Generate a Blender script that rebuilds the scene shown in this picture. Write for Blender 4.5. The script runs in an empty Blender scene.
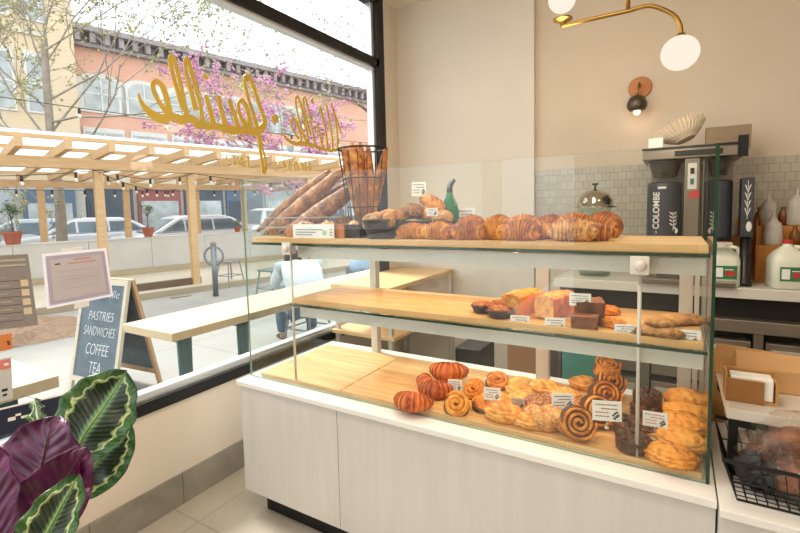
import bpy, math, random
from math import sin, cos, pi, radians, sqrt, atan2
from mathutils import Vector as V, Matrix, noise
random.seed(7)
SC = bpy.context.scene
COL = SC.collection
# ---------------------------------------------------------------- camera model (metres; window wall at x=-2.02, back wall at y=3.45)
F_PX, CXP, CYP = 458.84, 400.0, 244.78
_y, _p, _r = radians(-30.805), radians(-4.4993), radians(-1.32526)
FW = V((sin(_y)*cos(_p), cos(_y)*cos(_p), sin(_p)))
_rt = V((cos(_y), -sin(_y), 0)); _up = _rt.cross(FW)
RT = cos(_r)*_rt + sin(_r)*_up
UP = -sin(_r)*_rt + cos(_r)*_up
CAM = V((0, 0, 1.4))
def ray(px, py): return RT*((px-CXP)/F_PX) - UP*((py-CYP)/F_PX) + FW
def at(px, py, ax, val):
    d = ray(px, py); return CAM + d*((val-CAM[ax])/d[ax])
def xat(px, Y, py=240): return at(px, py, 1, Y).x
def dep(px, py, d): return CAM + ray(px, py)*d
ST = V((.222, .975, 0)); NT = V((-.975, .222, 0))     # along the street / away from the shop
def street(px, py, n):
    d = ray(px, py); P = CAM + d*((n-CAM.dot(NT))/d.dot(NT)); return P
def SN(s, n, z): return ST*s + NT*n + V((0, 0, z))
def sz(px, py, n):
    P = street(px, py, n); return P.dot(ST), P.z
STREET_ROT = atan2(ST.y, ST.x)
# ---------------------------------------------------------------- materials
ALB = [1.0]
def lin(h):
    if not isinstance(h, str): return tuple(h)
    h = h.lstrip('#'); o = []
    for i in (0, 2, 4):
        c = int(h[i:i+2], 16)/255
        o.append(c/12.92 if c <= .04045 else ((c+.055)/1.055)**2.4)
    return tuple(x*ALB[0] for x in o)
def c4(h): return lin(h)+(1,)
_M = {}
class NB:
    def __init__(s, name):
        s.m = bpy.data.materials.new(name); s.m.use_nodes = True
        s.n = s.m.node_tree.nodes; s.l = s.m.node_tree.links; s.n.clear()
        s.out = s.n.new('ShaderNodeOutputMaterial')
    def N(s, t, **k):
        nd = s.n.new(t)
        for a, v in k.items():
            if a.startswith('i_'):
                key = a[2:].replace('_', ' ')
                nd.inputs[key].default_value = v
            else: setattr(nd, a, v)
        return nd
    def L(s, a, b): s.l.new(a, b)
    def coord(s, kind='Object', scale=(1, 1, 1), rot=(0, 0, 0)):
        tc = s.N('ShaderNodeTexCoord'); mp = s.N('ShaderNodeMapping')
        mp.inputs['Scale'].default_value = scale; mp.inputs['Rotation'].default_value = rot
        s.L(tc.outputs[kind], mp.inputs['Vector']); return mp.outputs[0]
    def ramp(s, fac, stops):
        r = s.N('ShaderNodeValToRGB'); e = r.color_ramp.elements
        while len(e) < len(stops): e.new(.5)
        for i, (p, c) in enumerate(stops): e[i].position = p; e[i].color = c4(c)
        s.L(fac, r.inputs[0]); return r.outputs[0]
    def mix(s, fac, a, b, mode='MIX'):
        m = s.N('ShaderNodeMix', data_type='RGBA', blend_type=mode)
        for v, i in ((fac, 0), (a, 6), (b, 7)):
            if isinstance(v, (int, float)): m.inputs[i].default_value = v
            elif isinstance(v, (str, tuple)): m.inputs[i].default_value = c4(v)
            else: s.L(v, m.inputs[i])
        return m.outputs[2]
    def pbr(s, color, rough=.5, metal=0, bump=None, bstr=.3, bdist=.002, **k):
        b = s.N('ShaderNodeBsdfPrincipled')
        if isinstance(color, (str, tuple)): b.inputs['Base Color'].default_value = c4(color)
        else: s.L(color, b.inputs['Base Color'])
        if isinstance(rough, (int, float)): b.inputs['Roughness'].default_value = rough
        else: s.L(rough, b.inputs['Roughness'])
        b.inputs['Metallic'].default_value = metal
        for a, v in k.items(): b.inputs[a.replace('_', ' ')].default_value = v
        if bump is not None:
            bp = s.N('ShaderNodeBump'); bp.inputs['Strength'].default_value = bstr; bp.inputs['Distance'].default_value = bdist
            s.L(bump, bp.inputs['Height']); s.L(bp.outputs[0], b.inputs['Normal'])
        s.L(b.outputs[0], s.out.inputs[0]); return b
def plain(name, col, rough=.5, metal=0, var=.06, nscale=6, bump=0, **k):
    if name in _M: return _M[name]
    b = NB(name); co = b.coord()
    nz = b.N('ShaderNodeTexNoise', i_Scale=nscale, i_Detail=4); b.L(co, nz.inputs['Vector'])
    r = lin(col); d = tuple(max(0, x*(1-var)) for x in r); u = tuple(min(1, x*(1+var)) for x in r)
    c = b.ramp(nz.outputs['Fac'], [(.3, d), (.7, u)])
    b.pbr(c, rough, metal, bump=nz.outputs['Fac'] if bump else None, bstr=bump, **k)
    _M[name] = b.m; return b.m
def paperm(name, col):
    b = NB(name); d = b.N('ShaderNodeBsdfDiffuse'); d.inputs[0].default_value = c4(col); t = b.N('ShaderNodeBsdfTranslucent'); t.inputs[0].default_value = c4(col)
    mx = b.N('ShaderNodeMixShader'); mx.inputs[0].default_value = .42; b.L(d.outputs[0], mx.inputs[1]); b.L(t.outputs[0], mx.inputs[2]); b.L(mx.outputs[0], b.out.inputs[0]); return b.m
def emis(name, col, st):
    b = NB(name); e = b.N('ShaderNodeEmission', i_Strength=st); e.inputs[0].default_value = c4(col)
    b.L(e.outputs[0], b.out.inputs[0]); return b.m
def wood(name, c1, c2, scale=(1, 1, 1), strips=0, rough=.42, grain=.5, axis=0):
    b = NB(name); co = b.coord('Object', scale)
    sc = [14, 14, 14]; sc[axis] = 1.2
    mp = b.N('ShaderNodeMapping'); mp.inputs['Scale'].default_value = sc; b.L(co, mp.inputs[0])
    nz = b.N('ShaderNodeTexNoise', i_Scale=3.0, i_Detail=6, i_Roughness=.65); b.L(mp.outputs[0], nz.inputs['Vector'])
    c = b.ramp(nz.outputs['Fac'], [(.25, c1), (.75, c2)])
    if strips:
        br = b.N('ShaderNodeTexBrick', i_Scale=1.0); br.offset = .37
        br.inputs['Brick Width'].default_value = .42; br.inputs['Row Height'].default_value = strips; br.inputs['Mortar Size'].default_value = .0006
        br.inputs['Color1'].default_value = (1, 1, 1, 1); br.inputs['Color2'].default_value = (.80, .76, .70, 1); br.inputs['Mortar'].default_value = (.55, .45, .35, 1)
        b.L(co, br.inputs['Vector'])
        c = b.mix(1.0, c, br.outputs[0], 'MULTIPLY')
    b.pbr(c, rough, bump=nz.outputs['Fac'], bstr=.15, bdist=.001)
    return b.m
def crust(name, pale, mid, dark, scale=30, rough=.42, sugar=0, ridge=0):
    b = NB(name); co = b.coord()
    oi = b.N('ShaderNodeObjectInfo')
    ad = b.N('ShaderNodeVectorMath', operation='ADD'); b.L(co, ad.inputs[0])
    mul = b.N('ShaderNodeVectorMath', operation='SCALE'); cb = b.N('ShaderNodeCombineXYZ', i_X=.3, i_Y=.7, i_Z=.5)
    b.L(cb.outputs[0], mul.inputs[0]); b.L(oi.outputs['Random'], mul.inputs['Scale']); b.L(mul.outputs[0], ad.inputs[1])
    n1 = b.N('ShaderNodeTexNoise', i_Scale=scale, i_Detail=5, i_Roughness=.6); b.L(ad.outputs[0], n1.inputs['Vector'])
    n2 = b.N('ShaderNodeTexNoise', i_Scale=scale*5, i_Detail=4); b.L(ad.outputs[0], n2.inputs['Vector'])
    # folds are paler in the crease, browner on the crest: follows the dough itself (pointiness)
    g = b.N('ShaderNodeNewGeometry')
    mr = b.N('ShaderNodeMapRange'); mr.inputs['From Min'].default_value = .46; mr.inputs['From Max'].default_value = .56
    b.L(g.outputs['Pointiness'], mr.inputs['Value'])
    a1 = b.N('ShaderNodeMath', operation='MULTIPLY_ADD'); b.L(mr.outputs[0], a1.inputs[0]); a1.inputs[1].default_value = .34
    b.L(n1.outputs['Fac'], a1.inputs[2])
    at_ = b.N('ShaderNodeAttribute', attribute_name='bake'); a3 = b.N('ShaderNodeMath', operation='MULTIPLY_ADD'); b.L(at_.outputs['Fac'], a3.inputs[0]); a3.inputs[1].default_value = .30; b.L(a1.outputs[0], a3.inputs[2]); a1 = a3
    a2 = b.N('ShaderNodeMath', operation='MULTIPLY_ADD'); b.L(oi.outputs['Random'], a2.inputs[0]); a2.inputs[1].default_value = .16; b.L(a1.outputs[0], a2.inputs[2])
    c = b.ramp(a2.outputs[0], [(.50, pale), (.80, mid), (1.0, dark)])
    if sugar:
        m = b.N('ShaderNodeMapRange'); m.inputs['From Min'].default_value = .5; m.inputs['From Max'].default_value = .68
        b.L(n2.outputs['Fac'], m.inputs['Value'])
        mm = b.N('ShaderNodeMath', operation='MULTIPLY'); b.L(m.outputs[0], mm.inputs[0]); mm.inputs[1].default_value = sugar
        c = b.mix(mm.outputs[0], c, '#f4e6d2')
    sm = b.N('ShaderNodeMath', operation='ADD'); b.L(n1.outputs['Fac'], sm.inputs[0]); b.L(n2.outputs['Fac'], sm.inputs[1])
    p = b.pbr(c, rough, bump=sm.outputs[0], bstr=.8, bdist=.007)
    p.inputs['Coat Weight'].default_value = .12; p.inputs['Coat Roughness'].default_value = .3
    return b.m
def glassy(name, tint=(.97, .99, .98), ior=1.45, rough=0.0, veil=0):
    b = NB(name)
    t = b.N('ShaderNodeBsdfTransparent'); t.inputs[0].default_value = tint+(1,)
    g = b.N('ShaderNodeBsdfGlossy', i_Roughness=rough); fr = b.N('ShaderNodeFresnel', i_IOR=ior)
    # same reflectance from both sides of the thin pane
    ge = b.N('ShaderNodeNewGeometry'); io = b.N('ShaderNodeMapRange'); io.inputs['To Min'].default_value = ior; io.inputs['To Max'].default_value = 1/ior
    b.L(ge.outputs['Backfacing'], io.inputs['Value']); b.L(io.outputs[0], fr.inputs['IOR'])
    mx = b.N('ShaderNodeMixShader'); b.L(fr.outputs[0], mx.inputs[0]); b.L(t.outputs[0], mx.inputs[1]); b.L(g.outputs[0], mx.inputs[2])
    o = mx.outputs[0]
    if veil:
        d = b.N('ShaderNodeBsdfDiffuse'); d.inputs[0].default_value = (.9, .92, .9, 1)
        m2 = b.N('ShaderNodeMixShader'); m2.inputs[0].default_value = veil; b.L(o, m2.inputs[1]); b.L(d.outputs[0], m2.inputs[2]); o = m2.outputs[0]
    b.L(o, b.out.inputs[0]); return b.m
# ---------------------------------------------------------------- mesh builder
def frame(d):
    d = d.normalized(); a = V((0, 0, 1)) if abs(d.z) < .9 else V((1, 0, 0))
    x = a.cross(d).normalized(); return x, d.cross(x)
class MB:
    def __init__(s): s.v = []; s.f = []; s.mi = []; s.uv = {}
    def add(s, vs, fs, mi=0):
        o = len(s.v); s.v += [V(p) for p in vs]
        for f in fs: s.f.append(tuple(i+o for i in f)); s.mi.append(mi)
        return s
    def box(s, x0, x1, y0, y1, z0, z1, mi=0, M=None):
        vs = [V((x, y, z)) for z in (z0, z1) for y in (y0, y1) for x in (x0, x1)]
        if M is not None: vs = [M @ p for p in vs]
        return s.add(vs, [(0, 2, 3, 1), (4, 5, 7, 6), (0, 1, 5, 4), (2, 6, 7, 3), (0, 4, 6, 2), (1, 3, 7, 5)], mi)
    def beam(s, a, b, w, h, mi=0, up=V((0, 0, 1))):
        a, b = V(a), V(b); d = (b-a).normalized(); x = d.cross(up).normalized(); u = x.cross(d)
        vs = [p + x*(sx*w/2) + u*(su*h/2) for p in (a, b) for su in (-1, 1) for sx in (-1, 1)]
        return s.add(vs, [(0, 1, 3, 2), (4, 6, 7, 5), (0, 4, 5, 1), (2, 3, 7, 6), (0, 2, 6, 4), (1, 5, 7, 3)], mi)
    def tube(s, pts, r, n=8, mi=0, cap=True, closed=False, sq=(1, 1)):
        pts = [V(p) for p in pts]; m = len(pts); rings = []; px = None
        for i, p in enumerate(pts):
            if closed: d = pts[(i+1) % m]-pts[i-1]
            else: d = pts[min(i+1, m-1)]-pts[max(i-1, 0)]
            if d.length < 1e-9: d = V((0, 0, 1))
            d.normalize()
            if px is None: x, y = frame(d)
            else:
                x = px - d*px.dot(d)
                x = x.normalized() if x.length > 1e-6 else frame(d)[0]
                y = d.cross(x)
            px = x; rr = r[i] if isinstance(r, (list, tuple)) else r
            rings.append([p + (x*cos(2*pi*k/n)*sq[0] + y*sin(2*pi*k/n)*sq[1])*rr for k in range(n)])
        vs = [q for ring in rings for q in ring]; fs = []
        for i in range(m if closed else m-1):
            for k in range(n):
                a = i*n+k; b2 = i*n+(k+1) % n; j = ((i+1) % m)*n
                fs.append((a, b2, j+(k+1) % n, j+k))
        if cap and not closed:
            fs.append(tuple(range(n-1, -1, -1))); fs.append(tuple((m-1)*n+k for k in range(n)))
        return s.add(vs, fs, mi)
    def lathe(s, prof, n=24, o=(0, 0, 0), mi=0, M=None, sy=1):
        o = V(o); vs = []; fs = []; m = len(prof)
        for (r, z) in prof:
            for k in range(n): vs.append(V((r*cos(2*pi*k/n), r*sy*sin(2*pi*k/n), z))+o)
        for i in range(m-1):
            for k in range(n): fs.append((i*n+k, i*n+(k+1) % n, (i+1)*n+(k+1) % n, (i+1)*n+k))
        if prof[0][0] > 1e-5: fs.append(tuple(range(n-1, -1, -1)))
        if prof[-1][0] > 1e-5: fs.append(tuple((m-1)*n+k for k in range(n)))
        if M is not None: vs = [M @ p for p in vs]
        return s.add(vs, fs, mi)
    def prism(s, poly, a, b, plane='xz', mi=0, M=None):
        def P(p, q): return {'xz': V((p[0], q, p[1])), 'yz': V((q, p[0], p[1])), 'xy': V((p[0], p[1], q))}[plane]
        n = len(poly); vs = [P(p, a) for p in poly]+[P(p, b) for p in poly]
        if M is not None: vs = [M @ p for p in vs]
        fs = [tuple(range(n)), tuple(range(2*n-1, n-1, -1))]+[(i, (i+1) % n, n+(i+1) % n, n+i) for i in range(n)]
        return s.add(vs, fs, mi)
    def blob(s, rx, ry, rz, o=(0, 0, 0), nu=28, nv=16, fn=None, flat=None, M=None, mi=0):
        o = V(o); vs = []; fs = []
        for j in range(nv+1):
            ph = -pi/2+pi*j/nv
            for k in range(nu):
                th = 2*pi*k/nu; d = V((cos(ph)*cos(th), cos(ph)*sin(th), sin(ph)))
                sc = fn(d, th, ph) if fn else 1
                p = V((d.x*rx, d.y*ry, d.z*rz))*sc
                if flat is not None and p.z < -flat: p.z = -flat
                vs.append((M @ (p+o)) if M is not None else p+o)
        for j in range(nv):
            for k in range(nu): fs.append((j*nu+k, j*nu+(k+1) % nu, (j+1)*nu+(k+1) % nu, (j+1)*nu+k))
        return s.add(vs, fs, mi)
    def build(s, name, mats, parent=None, smooth=False, bevel=0, loc=None, bake=None):
        me = bpy.data.meshes.new(name)
        me.from_pydata([tuple(p) for p in s.v], [], s.f)
        if not isinstance(mats, (list, tuple)): mats = [mats]
        for m in mats: me.materials.append(m)
        if len(mats) > 1: me.polygons.foreach_set('material_index', s.mi)
        if smooth: me.polygons.foreach_set('use_smooth', [True]*len(me.polygons))
        if bake:
            a = me.attributes.new('bake', 'FLOAT', 'POINT'); a.data.foreach_set('value', [float(x) for x in bake])
        me.validate(); me.update()
        import bmesh
        bm = bmesh.new(); bm.from_mesh(me); bmesh.ops.remove_doubles(bm, verts=bm.verts, dist=1e-6)
        bmesh.ops.recalc_face_normals(bm, faces=bm.faces); bm.to_mesh(me); bm.free()
        ob = bpy.data.objects.new(name, me); COL.objects.link(ob)
        if parent is not None: ob.parent = parent
        if loc is not None: ob.location = loc
        if bevel:
            b = ob.modifiers.new('bevel', 'BEVEL'); b.width = bevel; b.segments = 2; b.limit_method = 'ANGLE'
        return ob
def recenter(ob):
    """move a lone mesh's origin to its base centre"""
    vs = [v.co for v in ob.data.vertices]
    c = V(((min(v.x for v in vs)+max(v.x for v in vs))/2, (min(v.y for v in vs)+max(v.y for v in vs))/2, min(v.z for v in vs)))
    ob.data.transform(Matrix.Translation(-c)); ob.location = ob.location + c; return ob
def tag(o, label, cat, group=None, kind=None):
    o['label'] = label; o['category'] = cat
    if group: o['group'] = group
    if kind: o['kind'] = kind
    return o
def empty(name, loc, label, cat, group=None, rz=0, rot=None):
    o = bpy.data.objects.new(name, None); COL.objects.link(o); o.location = loc
    o.rotation_euler = rot if rot else (0, 0, rz); o.empty_display_size = .05
    return tag(o, label, cat, group)
def struct(name, mb, mats, parent=None, **k):
    o = mb.build(name, mats, parent, **k)
    if parent is None: o['kind'] = 'structure'
    return o
def dup(root, loc, rot=None, label=None, group=None, scale=None):
    r = root.copy(); COL.objects.link(r); r.location = loc
    if rot is not None: r.rotation_euler = rot
    if scale is not None: r.scale = scale if hasattr(scale, '__len__') else (scale,)*3
    if label: r['label'] = label
    if group: r['group'] = group
    for ch in list(root.children):
        c = ch.copy(); COL.objects.link(c); c.parent = r
        for g in list(ch.children):
            d = g.copy(); COL.objects.link(d); d.parent = c
    return r
def text(name, s, size, m, parent=None, M=None, ext=.0006, align='CENTER', shear=0, sx=1, space=1, bold=0):
    cu = bpy.data.curves.new(name, 'FONT'); cu.body = s; cu.size = size; cu.align_x = align; cu.align_y = 'CENTER'
    cu.extrude = ext; cu.shear = shear; cu.space_character = space; cu.offset = bold
    t = bpy.data.objects.new(name, cu); COL.objects.link(t)
    dg = bpy.context.evaluated_depsgraph_get(); dg.update()
    me = bpy.data.meshes.new_from_object(t.evaluated_get(dg)); bpy.data.objects.remove(t)
    if M is None: M = Matrix()
    me.transform(M @ Matrix.Diagonal((sx, 1, 1, 1)))
    me.materials.clear(); me.materials.append(m)
    ob = bpy.data.objects.new(name, me); COL.objects.link(ob)
    if parent is not None: ob.parent = parent
    return ob
def basis(x, y, z, o=(0, 0, 0)):
    x, y, z, o = V(x), V(y), V(z), V(o)
    return Matrix(((x.x, y.x, z.x, o.x), (x.y, y.y, z.y, o.y), (x.z, y.z, z.z, o.z), (0, 0, 0, 1)))
# shared materials
m_white = plain('white_paint', '#d9d3c8', .6, var=.02)
m_wall = plain('cream_wall_paint', '#e2dace', .85, var=.03, nscale=2)
m_walllow = plain('warm_cream_plaster', '#e0d5c6', .8, var=.03, nscale=3)
m_ceil = plain('ceiling_paint', '#e6dfd3', .9, var=.02)
m_black = plain('black_metal', '#121214', .38, .3, var=.15)
m_alu = plain('aluminium', '#b9bcc0', .32, .85, var=.05)
m_steel = plain('stainless_steel', '#b8b2a8', .28, .9, var=.06, nscale=20)
m_satin = plain('satin_steel', '#d2cdc5', .45, .35, var=.04)
m_brass = plain('brushed_brass', '#9c7a3c', .34, .95, var=.06)
m_paper = plain('white_card', '#f3f2ee', .7, var=.01)
m_ink = plain('grey_ink', '#55555c', .8, var=.05)
m_inkred = plain('red_ink', '#c0574c', .8, var=.05)
m_inkblack = plain('black_ink', '#1d1d20', .8, var=.05)
m_bamboo = wood('bamboo_board', '#dca868', '#f2cd96', strips=.021)
m_bamboo2 = wood('bamboo_box_wood', '#b98246', '#cf9a5b', strips=.03)
m_glass = glassy('clear_glass', ior=1.36)
m_gedge = plain('green_glass_edge', '#0f3a26', .12, 0, var=.1, nscale=12)
m_gedgel = plain('pale_glass_edge', '#7fa795', .15, 0, var=.1, nscale=12)
WORLD_ST, SUN_E, FILL_E, EXPO = 3.4, 7, 17, -0.28
CASE_E = 4
# ================================================================ THE ROOM
XW = -2.02; YB = 3.45; ZC = 3.06; XR = 3.1; YF = -2.8
def floor_mat():
    b = NB('floor_tiles'); co = b.coord('Object')
    br = b.N('ShaderNodeTexBrick', i_Scale=1.0); br.offset = 0
    br.inputs['Brick Width'].default_value = .61; br.inputs['Row Height'].default_value = .61; br.inputs['Mortar Size'].default_value = .004
    br.inputs['Color1'].default_value = c4('#b3aa9a'); br.inputs['Color2'].default_value = c4('#a9a092'); br.inputs['Mortar'].default_value = c4('#7d7569')
    b.L(co, br.inputs['Vector'])
    nz = b.N('ShaderNodeTexNoise', i_Scale=2.2, i_Detail=7, i_Roughness=.65); b.L(co, nz.inputs['Vector'])
    c = b.mix(.5, br.outputs[0], b.ramp(nz.outputs['Fac'], [(.3, '#9b9283'), (.7, '#cbc3b4')]), 'MIX')
    b.pbr(c, .38, bump=br.outputs['Fac'], bstr=-.2); return b.m
fl = struct('floor', MB().box(XW-.1, XR+.1, YF-.1, YB+.1, -.1, 0), floor_mat())
fl.location = (0, 0, 0)
struct('ceiling', MB().box(XW-.1, XR+.1, YF-.1, YB+.1, ZC, ZC+.1), m_ceil)
struct('wall_left', MB().box(XW-.12, XW, YF, 3.2, .001, .505).box(XW-.12, XW, 3.2, YB, .001, ZC-.001), m_walllow)
def bb_mat():
    b = NB('stone_skirting'); co = b.coord('Object')
    n1 = b.N('ShaderNodeTexNoise', i_Scale=3.2, i_Detail=8, i_Roughness=.65); n1.inputs['Distortion'].default_value = .8; b.L(co, n1.inputs['Vector'])
    c = b.ramp(n1.outputs['Fac'], [(.3, '#7f7a71'), (.55, '#989287'), (.75, '#aca699')]); b.pbr(c, .5); return b.m
mbb = bb_mat()
bb = MB()
for y0 in (-2.8, -2.19, -1.58, -.97, -.36, .25, .86, 1.27, 1.88, 2.49, 3.1):
    bb.box(XW-.001, XW+.012, y0+.0015, min(y0+.61, 3.45)-.0015 if y0 not in (.86,) else 1.27-.0015, .001, .152)
struct('baseboard_left', bb, mbb)
def tile_mat():
    b = NB('wall_tiles'); tc = b.N('ShaderNodeTexCoord'); sp = b.N('ShaderNodeSeparateXYZ'); cb = b.N('ShaderNodeCombineXYZ')
    b.L(tc.outputs['Object'], sp.inputs[0]); b.L(sp.outputs[0], cb.inputs[0]); b.L(sp.outputs[2], cb.inputs[1])
    br = b.N('ShaderNodeTexBrick', i_Scale=1.0); br.offset = .5
    br.inputs['Brick Width'].default_value = .050; br.inputs['Row Height'].default_value = .052; br.inputs['Mortar Size'].default_value = .0018
    br.inputs['Color1'].default_value = c4('#c4bdae'); br.inputs['Color2'].default_value = c4('#b7b0a1'); br.inputs['Mortar'].default_value = c4('#9c9587')
    b.L(cb.outputs[0], br.inputs['Vector'])
    nz = b.N('ShaderNodeTexNoise', i_Scale=9, i_Detail=3); b.L(tc.outputs['Object'], nz.inputs['Vector'])
    b.pbr(br.outputs[0], .22, bump=nz.outputs['Fac'], bstr=.25, bdist=.004); return b.m
struct('wall_back', MB().box(XW, -.88, YB-.04, YB+.1, 0, ZC).box(-.88, XR, YB, YB+.1, 0, ZC, mi=1), [m_wall, plain('cream_wall_dimmed', '#d8c9b5', .85, var=.03, nscale=2)])  # right part repeats the cream wall with weaker light put into its colour
struct('trim_1', MB().box(-.879, XR, YB-.012, YB+.001, .96, 1.655), tile_mat())
# wall behind the camera with the shop's glazed street front, right wall with the opening to the back
wf = MB()
ops = [(-1.9, -1.0)]
x = XW-.12
for a, c in ops:
    wf.box(x, a, YF-.1, YF, 0, ZC); wf.box(a, c, YF-.1, YF, 2.55, ZC); x = c
wf.box(x, XR+.1, YF-.1, YF, 0, ZC)
struct('wall_front', wf, m_wall)
struct('wall_right', MB().box(XR, XR+.1, YF, YB, 0, ZC), m_wall)
# ---------------------------------------------------------------- shop window
m_wglass = glassy('window_glass', (.97, .985, .985), 1.22)
XG = -2.052
w1 = struct('window_1', MB().box(XG-.004, XG+.004, -2.75, 3.09, .585, 2.50), m_wglass)
w2 = struct('window_2', MB().box(XG-.004, XG+.004, -2.75, 3.09, 2.585, 3.0), m_wglass)
struct('window_frame', MB().box(-2.13, XW+.012, -2.8, 3.2, .506, .562), m_black, w1, bevel=.003)
m_alul = plain('pale_aluminium', '#d4d7da', .35, .6, var=.03)
struct('window_rail', MB().box(-2.09, -2.03, -2.8, 3.1, .562, .574).box(-2.10, -2.042, -2.8, 3.1, .574, .592), m_alul, w1)
struct('window_stile', MB().box(-2.10, XW+.006, 3.125, 3.2, .562, 3.06), m_black, w1, bevel=.002)
struct('window_stile', MB().box(-2.09, -2.035, 3.05, 3.085, .59, 3.0).box(-2.075, -2.03, 3.092, 3.118, .59, 3.0), m_alul, w1)
struct('window_stile', MB().box(-2.10, XW+.006, 3.085, 3.125, .562, 3.06), plain('dark_grey_metal', '#2c2f36', .4, .4), w1)
struct('window_transom', MB().box(-2.10, XW+.006, -2.8, 3.125, 2.512, 2.575), m_black, w2, bevel=.002)
struct('window_rail', MB().box(-2.09, -2.028, -2.8, 3.1, 2.488, 2.497).box(-2.10, -2.035, -2.8, 3.1, 2.499, 2.512), m_alul, w2)
struct('window_head', MB().box(-2.10, XW+.006, -2.8, 3.125, 2.99, 3.06), m_black, w2)
# ---------------------------------------------------------------- gold script lettering on the glass (seen from inside, so it reads backwards)
m_gold = plain('gold_vinyl', '#cfae45', .4, .15, var=.06)
RC = [0]
def ribbon(mb, pts, ws):
    RC[0] += 1; off = .0005*(RC[0] % 9)
    P = [V((p.y, p.z)) for p in pts]; n = len(P); L = []; R = []
    for i in range(n):
        d = (P[min(i+1, n-1)]-P[max(i-1, 0)]); d.normalize(); q = V((-d.y, d.x)); w = ws[i]/2
        L.append(P[i]+q*w); R.append(P[i]-q*w)
    vs = []
    for X in (-2.0475, -2.0458+off):
        for k, a in enumerate(L+R): vs.append((X+(.0008*(k % n)/n if X > -2.047 else 0), a.x, a.y))
    N2 = 2*n; fs = []
    for i in range(n-1):
        fs += [(i, i+1, n+i+1, n+i), (N2+i, N2+n+i, N2+n+i+1, N2+i+1), (i, N2+i, N2+i+1, i+1), (n+i, n+i+1, N2+n+i+1, N2+n+i)]
    fs += [(0, n, N2+n, N2), (n-1, N2+n-1, N2+2*n-1, 2*n-1)]
    mb.add(vs, fs)
def spline(pts, k=6):
    out = []; n = len(pts)
    for i in range(n-1):
        p = [pts[max(i-1, 0)], pts[i], pts[i+1], pts[min(i+2, n-1)]]
        for j in range(k):
            t = j/k
            out.append(tuple(.5*((2*p[1][a]) + (-p[0][a]+p[2][a])*t + (2*p[0][a]-5*p[1][a]+4*p[2][a]-p[3][a])*t*t + (-p[0][a]+3*p[1][a]-3*p[2][a]+p[3][a])*t**3) for a in range(len(pts[0]))))
    out.append(tuple(pts[-1])); return out
def strokes(mb, lst, ox, oy, sc):
    for st in lst:
        q = spline(st); pts = [at(ox+a*sc, oy+b*sc, 0, -2.045) for a, b, w in q]
        ws = []
        for (a, b, w), p in zip(q, pts): ws.append(max(.004, w*sc*(p-CAM).dot(FW)/F_PX*1.35))
        ribbon(mb, pts, ws)
WORD1 = [
 [(-6, 165, 5), (4, 195, 12), (28, 228, 20), (62, 254, 26), (95, 262, 26), (112, 245, 22), (110, 215, 16), (98, 170, 18), (82, 132, 16), (62, 120, 14), (50, 132, 14), (56, 165, 14), (78, 205, 14), (104, 240, 18)],
 [(104, 250, 22), (135, 258, 24), (160, 266, 26), (178, 255, 20), (170, 200, 12), (155, 130, 13), (138, 60, 14), (124, 24, 12), (114, 36, 12), (124, 90, 12), (146, 165, 14), (166, 230, 16)],
 [(165, 262, 22), (200, 262, 22), (222, 284, 24), (236, 276, 18), (232, 220, 12), (214, 150, 13), (196, 80, 14), (182, 38, 12), (172, 44, 11), (178, 95, 12), (196, 165, 14), (214, 230, 18)],
 [(225, 280, 22), (255, 290, 22), (276, 286, 18), (270, 240, 15), (258, 200, 14), (250, 170, 13)],
 [(270, 288, 20), (300, 292, 20), (325, 300, 22), (318, 260, 15), (306, 215, 15), (298, 176, 14)],
 [(322, 298, 20), (345, 304, 24), (370, 304, 20), (364, 262, 15), (350, 225, 15), (338, 188, 14)],
 [(366, 302, 20), (390, 306, 24), (412, 300, 20), (416, 262, 15), (406, 222, 14), (392, 194, 13), (378, 198, 11), (374, 222, 11), (384, 256, 12), (406, 290, 16)],
 [(408, 306, 20), (436, 312, 24), (462, 300, 22), (474, 268, 14), (456, 215, 12), (438, 160, 12), (420, 112, 12), (406, 98, 11), (398, 118, 10), (408, 170, 10), (428, 235, 11), (446, 300, 14), (456, 370, 10), (464, 430, 9), (470, 468, 14)],
 [(446, 300, 12), (460, 340, 7), (474, 400, 7), (480, 440, 8), (472, 470, 12)],
 [(240, 92, 10), (249, 100, 14), (254, 112, 10)],
]
WORD2 = [
 [(503, 262, 16), (515, 262, 24), (527, 264, 16)],
 [(546, 316, 5), (556, 336, 8), (580, 352, 11), (602, 356, 12), (614, 338, 9), (606, 300, 9), (594, 272, 9), (580, 262, 8), (574, 274, 7), (584, 306, 7), (606, 340, 8)],
 [(606, 352, 11), (628, 358, 12), (640, 344, 9), (630, 290, 7), (616, 220, 7), (602, 180, 7), (592, 186, 6), (600, 240, 6), (618, 310, 7), (634, 350, 9)],
 [(636, 356, 11), (654, 364, 12), (664, 350, 9), (654, 290, 7), (640, 220, 7), (628, 182, 7), (620, 192, 6), (630, 250, 6), (648, 320, 8)],
 [(660, 360, 10), (684, 374, 11), (694, 366, 9), (684, 320, 8), (672, 280, 8)],
 [(692, 372, 9), (712, 378, 10), (708, 320, 8), (694, 250, 8), (684, 214, 7)],
 [(712, 376, 9), (732, 380, 9), (728, 310, 7), (716, 244, 7), (708, 206, 6)],
 [(732, 378, 9), (752, 374, 9), (750, 300, 7), (738, 234, 7), (728, 198, 6)],
 [(736, 220, 6), (752, 270, 6), (766, 316, 8)],
 [(652, 186, 8), (656, 194, 11), (660, 204, 8)],
]
lb = MB(); strokes(lb, WORD1, 140, 50, .2627)
tag(recenter(lb.build('script_lettering', m_gold)), 'large gold script word on the shop window, its long tail reaching down', 'lettering', 'gold lettering on the shop window')
lb = MB(); strokes(lb, WORD2, 140, 50, .2627)
tag(recenter(lb.build('script_lettering', m_gold)), 'smaller looking gold script word on the window, nearest the black window post', 'lettering', 'gold lettering on the shop window')
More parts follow.
